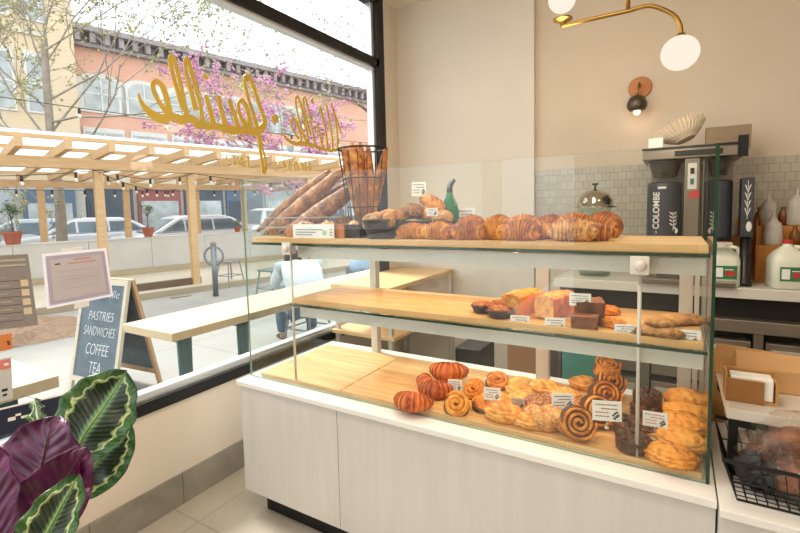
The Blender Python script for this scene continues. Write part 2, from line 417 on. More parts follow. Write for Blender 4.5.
caps = [[(330, 400, 4), (332, 445, 4)], [(356, 404, 4), (358, 446, 4)], [(345, 402, 3), (366, 402, 3)], [(372, 448, 3), (384, 406, 4), (396, 446, 4)], [(376, 432, 2), (392, 432, 2)],
        [(410, 408, 4), (412, 448, 4)], [(404, 408, 3), (424, 408, 3)], [(508, 420, 3), (520, 440, 3), (514, 462, 4)], [(534, 420, 3), (522, 440, 3)],
        [(545, 420, 4), (548, 462, 4)], [(545, 422, 2), (558, 450, 2), (568, 420, 2)], [(568, 422, 4), (572, 462, 4)], [(584, 460, 3), (592, 422, 4), (604, 460, 4)],
        [(612, 424, 4), (616, 462, 4)], [(612, 424, 2), (630, 458, 2)], [(628, 422, 4), (632, 462, 4)], [(644, 424, 4), (648, 462, 4)], [(652, 460, 3), (650, 440, 2)]]
for cs, lab in ((caps[:7], 'short group of small thin gold capitals left of the long script tail'), (caps[7:], 'longer group of small thin gold capitals right of the long script tail')):
    lb = MB(); strokes(lb, cs, 140, 50, .2627); tag(recenter(lb.build('small_lettering', m_gold)), lab, 'lettering', 'gold lettering on the shop window')
# ---------------------------------------------------------------- notices stuck on the glass
def sheet(name, quad, mats_parts, label, cat, thick=.001):
    """quad: pixel corners tl, tr, br, bl on the glass -> flat sheet with decoration given in u,v boxes"""
    q = [at(a, b, 0, -2.0445) for a, b in quad]
    def uv(u, v):
        t = q[0].lerp(q[1], u); s_ = q[3].lerp(q[2], u); return t.lerp(s_, v)
    root = None
    groups = {}
    for (nm, m, u0, v0, u1, v1, lay) in mats_parts: groups.setdefault((nm, m.name), [m, []])[1].append((u0, v0, u1, v1, lay))
    for (nm, _), (m, rs) in groups.items():
        mb = MB()
        for (u0, v0, u1, v1, lay) in rs:
            p = [uv(u0, v0), uv(u1, v0), uv(u1, v1), uv(u0, v1)]
            o = V((thick*lay, 0, 0)); vs = [x+o for x in p]+[x+o+V((thick*.9, 0, 0)) for x in p]
            mb.add(vs, [(0, 1, 2, 3), (7, 6, 5, 4), (0, 4, 5, 1), (1, 5, 6, 2), (2, 6, 7, 3), (3, 7, 4, 0)])
        ob = mb.build(nm, m, root)
        if root is None:
            recenter(ob); root = ob; tag(ob, label, cat)
        else:
            ob.matrix_parent_inverse = Matrix.Translation(-root.location)
    return root
m_menu = paperm('brown_grey_menu', '#a8a19d'); m_menul = plain('menu_print', '#c6bcae', .7); m_seal = plain('cream_seal', '#dcd0b4', .7)
m_menud = plain('menu_dark', '#5f5a59', .7)
r_ = [('menu_board', m_menu, 0, 0, 1, 1, 0)]
random.seed(3)
for i in range(2): r_.append(('printed_lines', m_menul, .2, .06+.07*i, .93, .085+.07*i, 1))
for i in range(6):
    r_.append(('printed_lines', m_menul, .2, .30+.11*i, .2+random.uniform(.3, .5), .31+.11*i, 1)); r_.append(('printed_rules', m_menud, .2, .35+.11*i, .78, .357+.11*i, 1))
r_ += [('seal', m_seal, .80, .35+.13*i, .93, .44+.13*i, 1) for i in range(4)]
sheet('window_menu', [(-30, 257), (28, 254), (38, 325), (-30, 333)], r_, 'brown grey printed menu with pale round seals on the window glass', 'menu')
m_not = paperm('pale_lilac_notice', '#efedf2'); m_notb = paperm('notice_border', '#d8d3e0'); m_notp = paperm('notice_paper', '#ece7ec')
m_inkpale = plain('pale_red_ink', '#d3a5a3', .8)
r_ = [('notice_sheet', m_not, 0, 0, 1, 1, 0), ('printed_border', m_notb, .04, .05, .96, .95, 1), ('printed_field', m_notp, .10, .12, .90, .88, 2),
      ('printed_words', m_inkpale, .45, .14, .72, .17, 3), ('printed_words', m_inkpale, .36, .21, .80, .235, 3), ('printed_words', m_ink, .16, .20, .24, .225, 3)]
for i in range(4): r_.append(('faint_lines', m_notb, .2, .36+.11*i, .84, .367+.11*i, 3))
r_.append(('faint_lines', m_inkpale, .3, .52, .8, .527, 3))
sheet('framed_notice', [(42, 254), (106, 248), (113, 296), (47, 309)], r_, 'pale lilac bordered certificate taped on the window above the chalkboard', 'notice')
tape = plain('white_tape', '#f2f2f0', .6)
sheet('tape_strip', [(62, 249), (82, 247), (82, 250), (62, 252)], [('tape', tape, 0, 0, 1, 1, 1.2)], 'short white tape strip along the top of the certificate', 'tape')
sheet('tape_strip', [(74, 303), (89, 300), (89, 306), (74, 309)], [('tape', tape, 0, 0, 1, 1, 1.2)], 'white tape strip holding the bottom edge of the certificate', 'tape')
m_or = plain('orange_sticker', '#e08a50', .5); m_pk = plain('coral_sticker', '#e5867c', .5); m_gr = plain('grey_label', '#cfd0d0', .6); m_navy = plain('navy_sticker', '#1d2340', .5)
o1 = sheet('orange_sticker', [(-25, 339), (12, 333), (12, 349), (-25, 357)], [('sticker', m_or, 0, 0, 1, 1, 0), ('printed_mark', m_inkblack, .86, .45, .92, .55, 1), ('printed_mark', m_inkblack, .87, .6, .95, .68, 1)], 'orange sticker at the edge of the window, uppermost of the stickers', 'sticker')
o2 = sheet('price_sticker', [(-25, 363), (11, 357), (13, 398), (-25, 410)], [('sticker', m_gr, 0, 0, 1, 1, 0), ('coral_band', m_pk, .03, .04, .97, .26, 1), ('printed_words', m_inkblack, .70, .72, .86, .78, 1), ('printed_words', m_inkblack, .72, .84, .84, .89, 1), ('printed_words', m_paper, .78, .12, .92, .18, 2)], 'grey label with coral band and small print on the window under the orange one', 'sticker')
o3 = sheet('navy_sticker', [(-20, 413), (70, 392), (70, 420), (-20, 440)], [('sticker', m_navy, 0, 0, 1, 1, 0), ('white_edge', m_paper, 0, 0, 1, .06, 1), ('printed_mark', m_paper, .28, .42, .36, .55, 1), ('printed_mark', m_paper, .36, .34, .42, .42, 1), ('printed_mark', m_paper, .42, .46, .5, .55, 1)], 'navy sticker with white marks low on the window behind the leaves', 'sticker')
# ================================================================ DISPLAY COUNTER
ct = empty('display_counter', (-.8, 1.9, 0), 'long white panelled bakery counter carrying the glass display case', 'counter')
IT = Matrix.Translation((.8, -1.9, 0))
def part(name, mb, m, root, **k):
    o = mb.build(name, m, root, **k); o.matrix_parent_inverse = root.matrix_world.inverted() if False else Matrix.Translation(-root.location)
    return o
def white_panel_mat():
    b = NB('washed_white_panel'); co = b.coord('Object', (9, 9, .7))
    nz = b.N('ShaderNodeTexNoise', i_Scale=3, i_Detail=6); b.L(co, nz.inputs['Vector'])
    b.pbr(b.ramp(nz.outputs['Fac'], [(.3, '#c9c5be'), (.7, '#d0ccc6')]), .35); return b.m
m_panel = white_panel_mat(); m_top = plain('white_solid_surface', '#e6e3dd', .18, var=.015)
YP = 1.385
part('countertop', MB().box(-1.706, .112, 1.367, 2.06, .612, .635), m_top, ct, bevel=.003)
for a, b_ in ((-1.70, -1.1395), (-1.1365, .1105)):
    part('front_panel', MB().box(a, b_, YP, YP+.02, .105, .611), m_panel, ct)
part('side_panel', MB().box(-1.70, -1.68, YP+.021, 2.05, .105, .611), m_panel, ct)
part('carcass', MB().box(-1.679, .11, YP+.021, 2.05, .105, .611), plain('carcass_white', '#cbc6bd', .6), ct)
part('kick_plate', MB().box(-1.621, .11, 1.44, 2.0, .002, .104), m_black, ct)
rc = empty('side_counter', (.9, 1.9, 0), 'lower right white counter holding the wire basket of bagged bread', 'counter')
part('countertop', MB().box(.115, 1.9, 1.335, 2.37, .612, .635), m_top, rc, bevel=.003)
for a, b_ in ((.116, .80), (.803, 1.49)): part('front_panel', MB().box(a, b_, YP-.03, YP-.01, .105, .611), m_panel, rc)
part('carcass', MB().box(.1155, 1.88, YP-.009, 2.36, .105, .611), plain('carcass_white', '#cbc6bd', .6), rc)
part('kick_plate', MB().box(.117, 1.88, 1.44, 2.0, .002, .104), m_black, rc)
# ================================================================ GLASS DISPLAY CASE
gc = empty('display_case', (-.8, 1.7, .635), 'glass pastry display case with two shelves and steel posts on the white counter', 'display case')
YG = 1.448; XL, XRR = -1.69, .09; GT = .009
def pane(name, x0, x1, y0, y1, z0, z1, edge, thin):
    mb = MB(); mb.box(x0, x1, y0, y1, z0, z1)
    o = part(name, mb, [m_glass, edge], gc)
    for p in o.data.polygons:
        n = p.normal
        a = abs(n['xyz'.index(thin)])
        p.material_index = 0 if a > .9 or (name == 'side_glass' and (n.y > .9 or x0 < -1)) or (name == 'front_glass' and n.x > .9) else 1
    return o
pane('front_glass', XL, XRR, YG-GT, YG, .636, 1.548, m_gedgel, 'y')
fg_ = [o for o in gc.children if o.name.startswith('front_glass')][0]; fg_.data.materials.append(plain('edge_catchlight', '#e3ece8', .12, 0, var=.02))  # near-white top edge: the light it catches is put into the colour
for p in fg_.data.polygons:
    if p.normal.z > .9: p.material_index = 2
pane('side_glass', XL-GT, XL-.0005, YG-GT, 2.02, .636, 1.548, m_gedgel, 'x')
pane('side_glass', XRR+.0005, XRR+GT, YG-GT, 2.02, .636, 1.548, m_gedge, 'x')
pane('shelf_glass', -1.655, .087, 1.452, 1.835, 1.252, 1.2615, m_gedge, 'z')
pane('shelf_glass', -1.43, .087, 1.452, 1.835, .988, .9965, m_gedge, 'z')
for x in (-1.354, -.483, .047):
    part('steel_post', MB().box(x-.022, x+.022, 1.985, 2.015, .6355, 1.24), m_satin, gc, bevel=.002)
    part('steel_post', MB().box(x+.026, x+.04, 1.95, 1.985, .6355, 1.235), m_satin, gc)
for z in (1.232, .966):
    part('shelf_rail', MB().box(-1.42, .08, 1.50, 1.515, z-.035, z+.012), m_satin, gc)
    part('shelf_rail', MB().box(-1.42, .08, 1.955, 1.985, z-.03, z+.012), m_satin, gc)
    for x in (-1.354, -.483, .047): part('shelf_bracket', MB().box(x-.006, x+.006, 1.515, 1.985, z-.03, z+.0185), m_satin, gc)
for x, zt in ((-1.427, 1.236), (-.078, 1.222)):
    part('glass_rod', MB().tube([(x, YG+.016, .636), (x, YG+.016, zt)], .0055, 10), m_satin, gc, smooth=True)
    part('rod_clamp', MB().box(x-.024, x+.024, YG-GT-.004, YG-GT-.0005, zt-.022, zt+.03).box(x-.02, x+.02, YG+.001, YG+.026, zt-.02, zt+.025), m_white if x > -1 else m_satin, gc, bevel=.002)
    k = MB(); k.lathe([(0, 0), (.014, 0), (.015, .003), (.015, .012), (.012, .016), (0, .016)], 20, M=Matrix.Translation((x+.002, YG-GT-.004, zt+.004)) @ Matrix.Rotation(pi/2, 4, 'X'))
    part('clamp_knob', k, m_satin, gc, smooth=True)
# wooden boards lying on the glass and on the counter
def board(x0, x1, y0, y1, z0, z1, label, grp=None):
    b = MB().box(x0, x1, y0, y1, z0, z1).build('wooden_board', m_bamboo, bevel=.0015)
    recenter(b); return tag(b, label, 'board', grp)
board(-1.65, .083, 1.456, 1.825, 1.2625, 1.285, 'long bamboo board on the top shelf under the breads', 'boards')
board(-1.43, .078, 1.462, 1.83, .9975, 1.02, 'bamboo board on the middle shelf under cakes and cookies', 'boards')
board(-1.64, -1.172, 1.455, 1.945, .636, .655, 'empty left bamboo board on the counter floor of the case', 'boards')
board(-1.168, .083, 1.455, 1.945, .636, .655, 'long right bamboo board in the case under the croissants and rolls', 'boards')
ALB[0] = .70
# ================================================================ OUTSIDE
R_ST = Matrix.Rotation(atan2(NT.y, NT.x)-pi, 4, 'Z')     # local +x points back to the shop, local -y... see SNM
def SNM(s, n, z=0):
    """local x = along the street, local y = away from the shop"""
    return basis(ST, NT, (0, 0, 1), SN(s, n, z))
def rooted(name, s, n, z, label, cat, group=None):
    o = bpy.data.objects.new(name, None); COL.objects.link(o); o.matrix_world = SNM(s, n, z); o.empty_display_size = .2
    return tag(o, label, cat, group)
def concrete(name, a, b_, sc=1.2, joint=0):
    b = NB(name); co = b.coord('Object'); nz = b.N('ShaderNodeTexNoise', i_Scale=sc, i_Detail=8, i_Roughness=.65); b.L(co, nz.inputs['Vector'])
    c = b.ramp(nz.outputs['Fac'], [(.3, a), (.7, b_)])
    if joint:
        br = b.N('ShaderNodeTexBrick', i_Scale=1.0); br.offset = 0; br.inputs['Brick Width'].default_value = joint; br.inputs['Row Height'].default_value = joint; br.inputs['Mortar Size'].default_value = .006
        for k in ('Color1', 'Color2'): br.inputs[k].default_value = (1, 1, 1, 1)
        br.inputs['Mortar'].default_value = (.6, .6, .6, 1); b.L(co, br.inputs['Vector']); c = b.mix(1.0, c, br.outputs[0], 'MULTIPLY')
    b.pbr(c, .85); return b.m
m_walk = concrete('pale_concrete', '#a19e97', '#b3b0a8', joint=1.5)
sw = struct('ground', MB().box(-16, 20, 0, 8.3, -.2, -.002), m_walk); sw.matrix_world = SNM(0, 0)
# cut the pavement so that it starts outside the shop wall
pv = MB(); P0, P1 = V((-2.14, -14, -.2)), V((-2.14, 20, -.2))
pv.v = []; pts = [V((-2.14, -14, 0)), V((-2.14, 24, 0))]
q = [SN(28, 8.3, 0), SN(-14, 8.3, 0)]
poly = [pts[0], pts[1], q[0], q[1]]
bpy.data.objects.remove(sw)
mb = MB(); mb.prism([(p.x, p.y) for p in poly], -.2, -.001, 'xy')
struct('ground', mb, m_walk)
mb = MB(); mb.box(-14, 28, 8.3, 11.1, -.2, .09)
dk = struct('trim_2', mb, concrete('deck_pale', '#d3c8b4', '#dfd6c4', 3)); dk.matrix_world = SNM(0, 0)
mb = MB(); mb.box(-14, 28, 8.2, 8.299, -.001, .10); o = struct('trim_3', mb, wood('weathered_timber', '#a39479', '#bbab8e')); o.matrix_world = SNM(0, 0)
mb = MB(); mb.box(-30, 60, 11.7, 60, -.25, -.12); o = struct('road', mb, concrete('asphalt', '#8f9192', '#a3a5a6', 2)); o.matrix_world = SNM(0, 0)
mb = MB(); mb.box(-30, 60, 22, 26.2, -.12, 0); o = struct('far_pavement', mb, m_walk); o.matrix_world = SNM(0, 0)
# ---- planter wall of the parklet
m_plwall = concrete('planter_white', '#d5d0c8', '#e2ded7', 2)
pw = rooted('parklet_wall', 0, 11.15, .091, 'long low white wall with timber kick board closing the outdoor seating', 'wall')
def lp(name, mb, m, root, **k): return mb.build(name, m, root, **k)
mb = MB()
x = -6
while x < 16:
    mb.box(x+.004, x+1.2-.004, 0, .42, 0, .785); x += 1.2
lp('wall_panels', mb, m_plwall, pw)
lp('wall_cap', MB().box(-6, 16, -.015, .435, .786, .80), m_plwall, pw)
m_timber = wood('pale_timber', '#cda06a', '#e6c394', rough=.6)
m_timberd = wood('weathered_board', '#b7a688', '#cbbb9c', rough=.7)
lp('kick_board', MB().box(-6, 16, -.07, -.016, 0, .13), m_timberd, pw)
# ---- mulch bed with dark edging
m_mulch = concrete('mulch', '#8a6a50', '#b79a80', 25)
mb = MB()
random.seed(11)
nx, ny = 26, 10
for j in range(ny+1):
    for i in range(nx+1):
        u, v = i/nx, j/ny; e = min(u, 1-u, v, 1-v)
        mb.v.append(V((-3.2+4.6*u+random.uniform(-.03, .03), 6.4+1.3*v+random.uniform(-.05, .05), .002+(.05*min(1, e*8)+random.uniform(0, .09) if e > 0 else 0))))
for j in range(ny):
    for i in range(nx): a = j*(nx+1)+i; mb.f.append((a, a+1, a+nx+2, a+nx+1)); mb.mi.append(0)
o = mb.build('mulch_bed', m_mulch); o.matrix_world = SNM(0, 0); tag(o, 'patch of brown wood mulch on the pavement behind the chalkboard', 'mulch', kind='stuff')
o = MB().box(0, 1.25, 0, .12, 0, .12).build('timber_edging', wood('dark_timber', '#5f4a38', '#7b6049')); o.matrix_world = SNM(2.35, 8.6, .091)
tag(o, 'dark brown timber offcut on the deck behind the chalkboard top', 'timber')
# ---- pergola
pg = rooted('pergola', 0, 8.6, 0, 'pale timber pergola with white translucent roof over the outdoor seating', 'pergola')
def post(s, n, z0, z1, w=.12): lp('post', MB().box(s-w/2, s+w/2, n-8.6-w/2, n-8.6+w/2, z0, z1), m_timber, pg)
sA, _ = sz(193, 230, 8.6); sB, _ = sz(101, 220, 8.6)
for s in (sA-3*(sA-sB), sA-2*(sA-sB), sB, sA, sA+2.6, sA+5.2): post(s, 8.6, .091, 2.12)
NF = 12.3
for px in (-45, 42, 127, 197, 244, 300):
    s, _ = sz(px, 210, NF); post(s, NF, -.12, 2.03)
s0, s1 = -3.5, 10.5
lp('front_beam', MB().box(s0, s1, -.09, -.02, 2.13, 2.28).box(s0, s1, .02, .09, 2.13, 2.27), m_timber, pg)
lp('back_beam', MB().box(s0, s1, NF-8.6-.04, NF-8.6+.04, 2.03, 2.16), m_timber, pg)
k = s0+.12; i = 0
while k < s1:
    zf, zb = 2.42, 2.25
    lp('rafter', MB().beam((k, -.62, zf), (k, NF-8.6+.5, zb), .085, .13), m_timber, pg)
    k += .545 if i % 2 else .555; i += 1
for nn, z in ((-.45, 2.50), (.55, 2.455), (1.6, 2.41), (2.7, 2.36), (3.9, 2.31)):
    lp('purlin', MB().box(s0, s1, nn-.03, nn+.03, z, z+.06), m_timber, pg)
b = NB('translucent_roofing'); t1 = b.N('ShaderNodeBsdfTranslucent'); t1.inputs[0].default_value = (.92, .92, .9, 1); t2 = b.N('ShaderNodeBsdfTransparent'); t2.inputs[0].default_value = (.95, .95, .95, 1)
mx = b.N('ShaderNodeMixShader'); mx.inputs[0].default_value = .45; b.L(t1.outputs[0], mx.inputs[1]); b.L(t2.outputs[0], mx.inputs[2]); b.L(mx.outputs[0], b.out.inputs[0])
mb = MB(); mb.add([(s0, -.6, 2.575), (s1, -.6, 2.575), (s1, 4.2, 2.38), (s0, 4.2, 2.38)], [(0, 1, 2, 3)])
mb.add([(s0, -.6, 2.583), (s1, -.6, 2.583), (s1, 4.2, 2.388), (s0, 4.2, 2.388)], [(0, 1, 2, 3)])
lp('roof_sheet', mb, b.m, pg)
# ---- string lights
m_cable = plain('black_cable', '#2a2a2a', .6); m_bulb = plain('clear_bulb', '#fff4e2', .15)
def string_light(a, b_, n, sag, label):
    a, b_ = V(a), V(b_)
    r = empty('string_light', a, label, 'string light', 'string lights on the pergola')
    P = [a.lerp(b_, t/24)-V((0, 0, sag*4*(t/24)*(1-t/24))) for t in range(25)]
    o = MB().tube([p-a for p in P], .006, 5).build('cable', m_cable, r)
    for i in range(n):
        t = (i+.5)/n; p = a.lerp(b_, t)-V((0, 0, sag*4*t*(1-t)))-a
        s_ = MB().tube([p, p-V((0, 0, .085))], .02, 8).build('bulb_socket', m_cable, r, smooth=True)
        MB().blob(.026, .026, .034, p-V((0, 0, .115)), 10, 8).build('bulb', m_bulb, s_, smooth=True)
string_light(SN(-1.2, 8.45, 2.10), SN(sB, 8.45, 2.12), 5, .14, 'string of bulbs hanging under the front pergola beam, left of the middle post')
string_light(SN(sB, 8.45, 2.12), SN(sA, 8.45, 2.12), 3, .12, 'short string of bulbs between the two front pergola posts')
string_light(SN(sA, 8.45, 2.12), SN(8.5, 8.45, 2.12), 8, .16, 'string of bulbs under the pergola beam right of the front posts')
string_light(SN(sB, 8.5, 2.08), SN(4.6, 12.2, 2.02), 7, .12, 'string of bulbs running back below the pergola roof')
string_light(SN(-1.2, 12.1, 2.0), SN(7, 12.1, 2.02), 14, .05, 'long string of tiny bulbs along the back beam of the pergola')
string_light(SN(-2.5, 8.2, 3.15), SN(8.5, 8.2, 3.0), 9, .1, 'string of dark bulbs stretched high above the pergola roof')
# ---- potted trees on the wall
m_terra = plain('terracotta', '#b5654a', .75, var=.08); m_leafg = plain('olive_leaves', '#6f8a5b', .7, var=.25, nscale=30); m_stem = plain('grey_stem', '#6f6353', .8)
def potted(px, s_, label, hh=.5, pr=.13, dens=150):
    s, _ = sz(px, 240, 11.35); r = rooted('potted_tree', s, 11.36, .893, label, 'potted plant', 'potted plants on the parklet wall')
    r.scale = (s_,)*3
    MB().lathe([(pr*.72, 0), (pr*.98, .2), (pr*1.12, .2), (pr*1.12, .245), (pr*1.0, .245), (pr*.95, .21), (0, .21)], 20).build('pot', m_terra, r, smooth=False)
    mb = MB(); random.seed(int(px)); tips = []
    mb.tube([(0, 0, .2), (.01, .01, .2+hh*.35), (-.01, 0, .2+hh*.7)], [.014, .011, .008], 6)
    for i in range(9):
        a = random.uniform(0, 6.28); e = V((cos(a)*.16, sin(a)*.16, .2+hh*random.uniform(.65, 1.15))); mb.tube([(0, 0, .2+hh*.5), e], [.006, .003], 4); tips.append(e)
    mb.build('stem', m_stem, r)
    mb = MB()
    for i in range(dens):
        e = random.choice(tips); p = e.lerp(V((0, 0, .2+hh*.85)), random.random()*.8)+V([random.gauss(0, .045) for _ in range(3)])
        d = V([random.gauss(0, 1) for _ in range(3)]).normalized(); x, y = frame(d); L = .05; w = .02
        mb.add([p, p+x*w+d*L*.5, p+d*L, p-x*w+d*L*.5, p+y*.004+d*L*.5], [(0, 1, 4), (1, 2, 4), (2, 3, 4), (3, 0, 4)])
    mb.build('foliage', m_leafg, r)
potted(13, 1.0, 'bushy little tree in a terracotta pot on the parklet wall, leftmost of the potted plants', .55, .15, 260)
potted(149, .9, 'slim small tree in a terracotta pot on the wall between the pergola posts', .62, .13, 220)
potted(238, .55, 'small potted green plant on the wall far right, half seen through the case', .35, .15, 140)
# ---- cars
m_carw = plain('white_car_paint', '#e4e6e8', .2, .1, var=.01); m_cars = plain('silver_car_paint', '#c5cbd1', .2, .3, var=.01)
m_cglass = plain('car_glass', '#74838a', .08, .2, var=.1); m_tyre = plain('tyre', '#222222', .8); m_tail = plain('red_tail_light', '#c8323a', .3)
def car(s, n, flip, paint, label, suv=0):
    r = rooted('car', s, n, -.12, label, 'car')
    f = -1 if flip else 1; H = 1.46+.22*suv
    body = [(-2.25, .35), (-2.28, .62), (-2.15, .88), (-1.75, .98), (-1.25, 1.0), (1.35, .98), (1.95, .90), (2.22, .72), (2.26, .45), (2.15, .3), (1.75, .28), (1.68, .5), (1.4, .66), (1.1, .5), (1.02, .26), (-1.0, .26), (-1.08, .5), (-1.4, .66), (-1.7, .5), (-1.78, .3)]
    MB().prism([(f*a, z) for a, z in body], -.86, .86).build('body', paint, r, bevel=.07)
    rf = [(-1.72, .99), (-1.05-.4*suv, H-.08), (-.75-.4*suv, H), (.25, H+.01), (.62, H-.06), (1.35, .985)]
    top = MB()
    for sgn in (0,):
        n_ = len(rf); vs = [V((f*a, -.80+.16*(z-.98)/.5, z)) for a, z in rf]+[V((f*a, .80-.16*(z-.98)/.5, z)) for a, z in rf]
        top.add(vs, [tuple(range(n_)), tuple(range(2*n_-1, n_-1, -1))]+[(i, (i+1) % n_, n_+(i+1) % n_, n_+i) for i in range(n_)])
    g = top.build('cabin', paint, r, bevel=.05)
    def yy(z, e=.006): return -.80+.16*(z-.98)/.5-e
    zt = H-.12
    for (a0, a1, t0, t1) in ((-1.42, -.42, -.98-.35*suv, -.42), (-.36, .42, -.36, .42), (.48, 1.12, .48, .56)):
        for sy in (1, -1):
            vs = [V((f*a0, sy*yy(1.02), 1.02)), V((f*a1, sy*yy(1.02), 1.02)), V((f*t1, sy*yy(zt), zt)), V((f*t0, sy*yy(zt), zt))]
            MB().add(vs+[v_+V((0, sy*.02, 0)) for v_ in vs], [(0, 1, 2, 3), (7, 6, 5, 4), (0, 4, 5, 1), (1, 5, 6, 2), (2, 6, 7, 3), (3, 7, 4, 0)]).build('side_window', m_cglass, r)
    for (x0, z0, x1, z1) in ((1.33, 1.0, .66, H-.09), (-1.70, 1.02, -1.08-.4*suv, H-.10)):
        d = V((f*(z1-z0), 0, -(x1-x0))).normalized()*.012*(1 if x0 > 0 else -1)
        vs = [V((f*x0, -.70, z0)), V((f*x0, .70, z0)), V((f*x1, .58, z1)), V((f*x1, -.58, z1))]
        off = V((f*(.02 if x0 > 0 else -.02), 0, .012))
        MB().add([v_+off for v_ in vs]+[v_-off for v_ in vs], [(0, 1, 2, 3), (7, 6, 5, 4), (0, 4, 5, 1), (1, 5, 6, 2), (2, 6, 7, 3), (3, 7, 4, 0)]).build('windscreen', m_cglass, r)
    for a in (-1.39, 1.39):
        for sy in (-1, 1):
            MB().lathe([(0, -.1), (.2, -.1), (.32, -.08), (.32, .08), (.2, .1), (0, .1)], 20, M=Matrix.Translation((f*a, sy*.80, .32)) @ Matrix.Rotation(pi/2, 4, 'X')).build('wheel', m_tyre, r)
    for sy in (-1, 1): MB().box(-.04, .04, -.2, .2, -.07, .07, M=Matrix.Translation((-f*2.2, sy*.6, .78))).build('tail_light', m_tail, r, bevel=.01)
    return r
s, _ = sz(88, 225, 17.4); car(s, 17.4, True, m_carw, 'white car parked beyond the wall, partly behind the middle pergola post')
s, _ = sz(165, 225, 14.6); car(s+.75, 14.6, True, m_carw, 'white sedan parked behind the slim potted tree and right pergola post')
s, _ = sz(-10, 225, 14.6); car(s-2.6, 14.6, False, m_cars, 'silver car parked beyond the wall at the left edge of the view')
s, _ = sz(262, 225, 18.5); car(s+1.2, 18.5, False, m_carw, 'white sport utility car across the road, seen left of the glass case', 1)
s, _ = sz(30, 225, 19.5); car(s, 19.6, True, m_cars, 'silver car across the road, seen beyond the left white car')
# ---- buildings across the street
def brickm(name, a, b_, mo, sx=.24, sy=.08):
    b = NB(name); tc = b.N('ShaderNodeTexCoord'); sp = b.N('ShaderNodeSeparateXYZ'); cb = b.N('ShaderNodeCombineXYZ'); b.L(tc.outputs['Object'], sp.inputs[0])
    b.L(sp.outputs[0], cb.inputs[0]); b.L(sp.outputs[2], cb.inputs[1])
    br = b.N('ShaderNodeTexBrick', i_Scale=1.0); br.inputs['Brick Width'].default_value = sx; br.inputs['Row Height'].default_value = sy; br.inputs['Mortar Size'].default_value = .008
    br.inputs['Color1'].default_value = c4(a); br.inputs['Color2'].default_value = c4(b_); br.inputs['Mortar'].default_value = c4(mo); b.L(cb.outputs[0], br.inputs['Vector'])
    nz = b.N('ShaderNodeTexNoise', i_Scale=.5, i_Detail=4); b.L(tc.outputs['Object'], nz.inputs['Vector'])
    c = b.mix(.35, br.outputs[0], b.ramp(nz.outputs['Fac'], [(.3, a), (.7, mo)])); b.pbr(c, .9); return b.m
m_red = brickm('pale_red_brick', '#dfa286', '#e8b197', '#edc6b0'); m_yel = brickm('pale_yellow_brick', '#dcc09a', '#e6cda9', '#ecdcc0')
m_lime = plain('pale_limestone', '#dccfb8', .8); m_corn = plain('grey_brown_cornice', '#a39996', .8, var=.2, nscale=3); m_win = plain('building_glass', '#b3b9b6', .15, .2, var=.3, nscale=1.2)
m_winf = plain('pale_window_frame', '#e3e0d8', .7); m_shopd = plain('dark_shopfront', '#4b5560', .4, var=.25, nscale=1); m_shopr = plain('maroon_shopfront', '#9b5a55', .6); m_shopb = plain('blue_shopfront', '#5d7284', .6); m_shopg = plain('grey_shopfront', '#aab0b2', .5, var=.25, nscale=1.5)
NFac = 26
def bwin(r, s, z, w, h, arch=0, m=None, d0=0):
    """window in the facade: recess frame, sill, pane"""
    fr = MB(); y0 = -.06+d0
    if arch:
        pts = [(s-w/2, z), (s+w/2, z), (s+w/2, z+h-arch)]+[(s+w/2*cos(t), z+h-arch+arch*sin(t)) for t in [pi*k/8 for k in range(1, 8)]]+[(s-w/2, z+h-arch)]
        g = [(s+(a-s)*.82, z+.1+(b_-z)*.9) for a, b_ in pts]
        pts2 = [(s+(a-s)*1.2, z-.02+(b_-z)*1.07) for a, b_ in pts]
        f = MB().prism(pts2, y0, .0+d0).build('window', m_winf, r)
        MB().prism(g, y0-.02, y0-.001).build('pane', m_win, f)
    else:
        f = MB().box(s-w/2-.1, s+w/2+.1, y0, 0+d0, z-.1, z+h+.22).build('window', m_winf, r)
        MB().box(s-w/2, s+w/2, y0-.02, y0-.001, z, z+h).build('pane', m or m_win, f)
    MB().box(s-.03, s+.03, y0-.035, y0-.021, z+.05, z+h-.08).build('glazing_bar', m_winf, f)
    MB().box(s-w/2, s+w/2, y0-.035, y0-.021, z+h*.48, z+h*.48+.06).build('glazing_bar', m_winf, f)
rb = rooted('brick_building', 0, NFac, 0, 'long pale red brick building with dark cornice across the street', 'building')
sL, _ = sz(73, 60, NFac)
lp('wall', MB().box(sL, 46, 0, 9, 3.1, 9.4), m_red, rb); lp('ground_floor', MB().box(sL, 46, .1, 9, 0, 3.1), plain('pale_shop_wall', '#c9c2b6', .7), rb)
lp('string_course', MB().box(sL, 46, -.18, .1, 2.95, 3.35), m_lime, rb)
mb = MB().box(sL-.1, 46, -.35, 0, 9.3, 9.45).box(sL-.1, 46, -.75, .3, 9.9, 10.15)
k = sL
while k < 46: mb.box(k, k+.22, -.6, 0, 9.45, 9.9); k += .6
mb.box(sL, 46, -.12, .2, 9.45, 9.9); lp('cornice', mb, m_corn, rb)
for (px, py) in ((101, 92), (144, 100), (184, 106), (213, 110), (237, 116), (258, 120), (276, 124), (292, 127)):
    s, z = sz(px, py, NFac); bwin(rb, s, 6.35, 1.75, 1.75, .5)
for (px, py) in ((104, 130), (149, 134), (188, 140), (218, 142), (240, 144), (262, 148), (282, 150), (298, 152), (318, 156), (330, 158)):
    s, z = sz(px, py, NFac); bwin(rb, s, 3.75, 1.55, 1.65, 0)
random.seed(5)
k = sL+.1; i = 0; mats = [m_shopd, m_shopr, m_shopd, m_shopb, m_shopg, m_shopg, m_shopd, m_shopg, m_shopb, m_shopg, m_shopd]
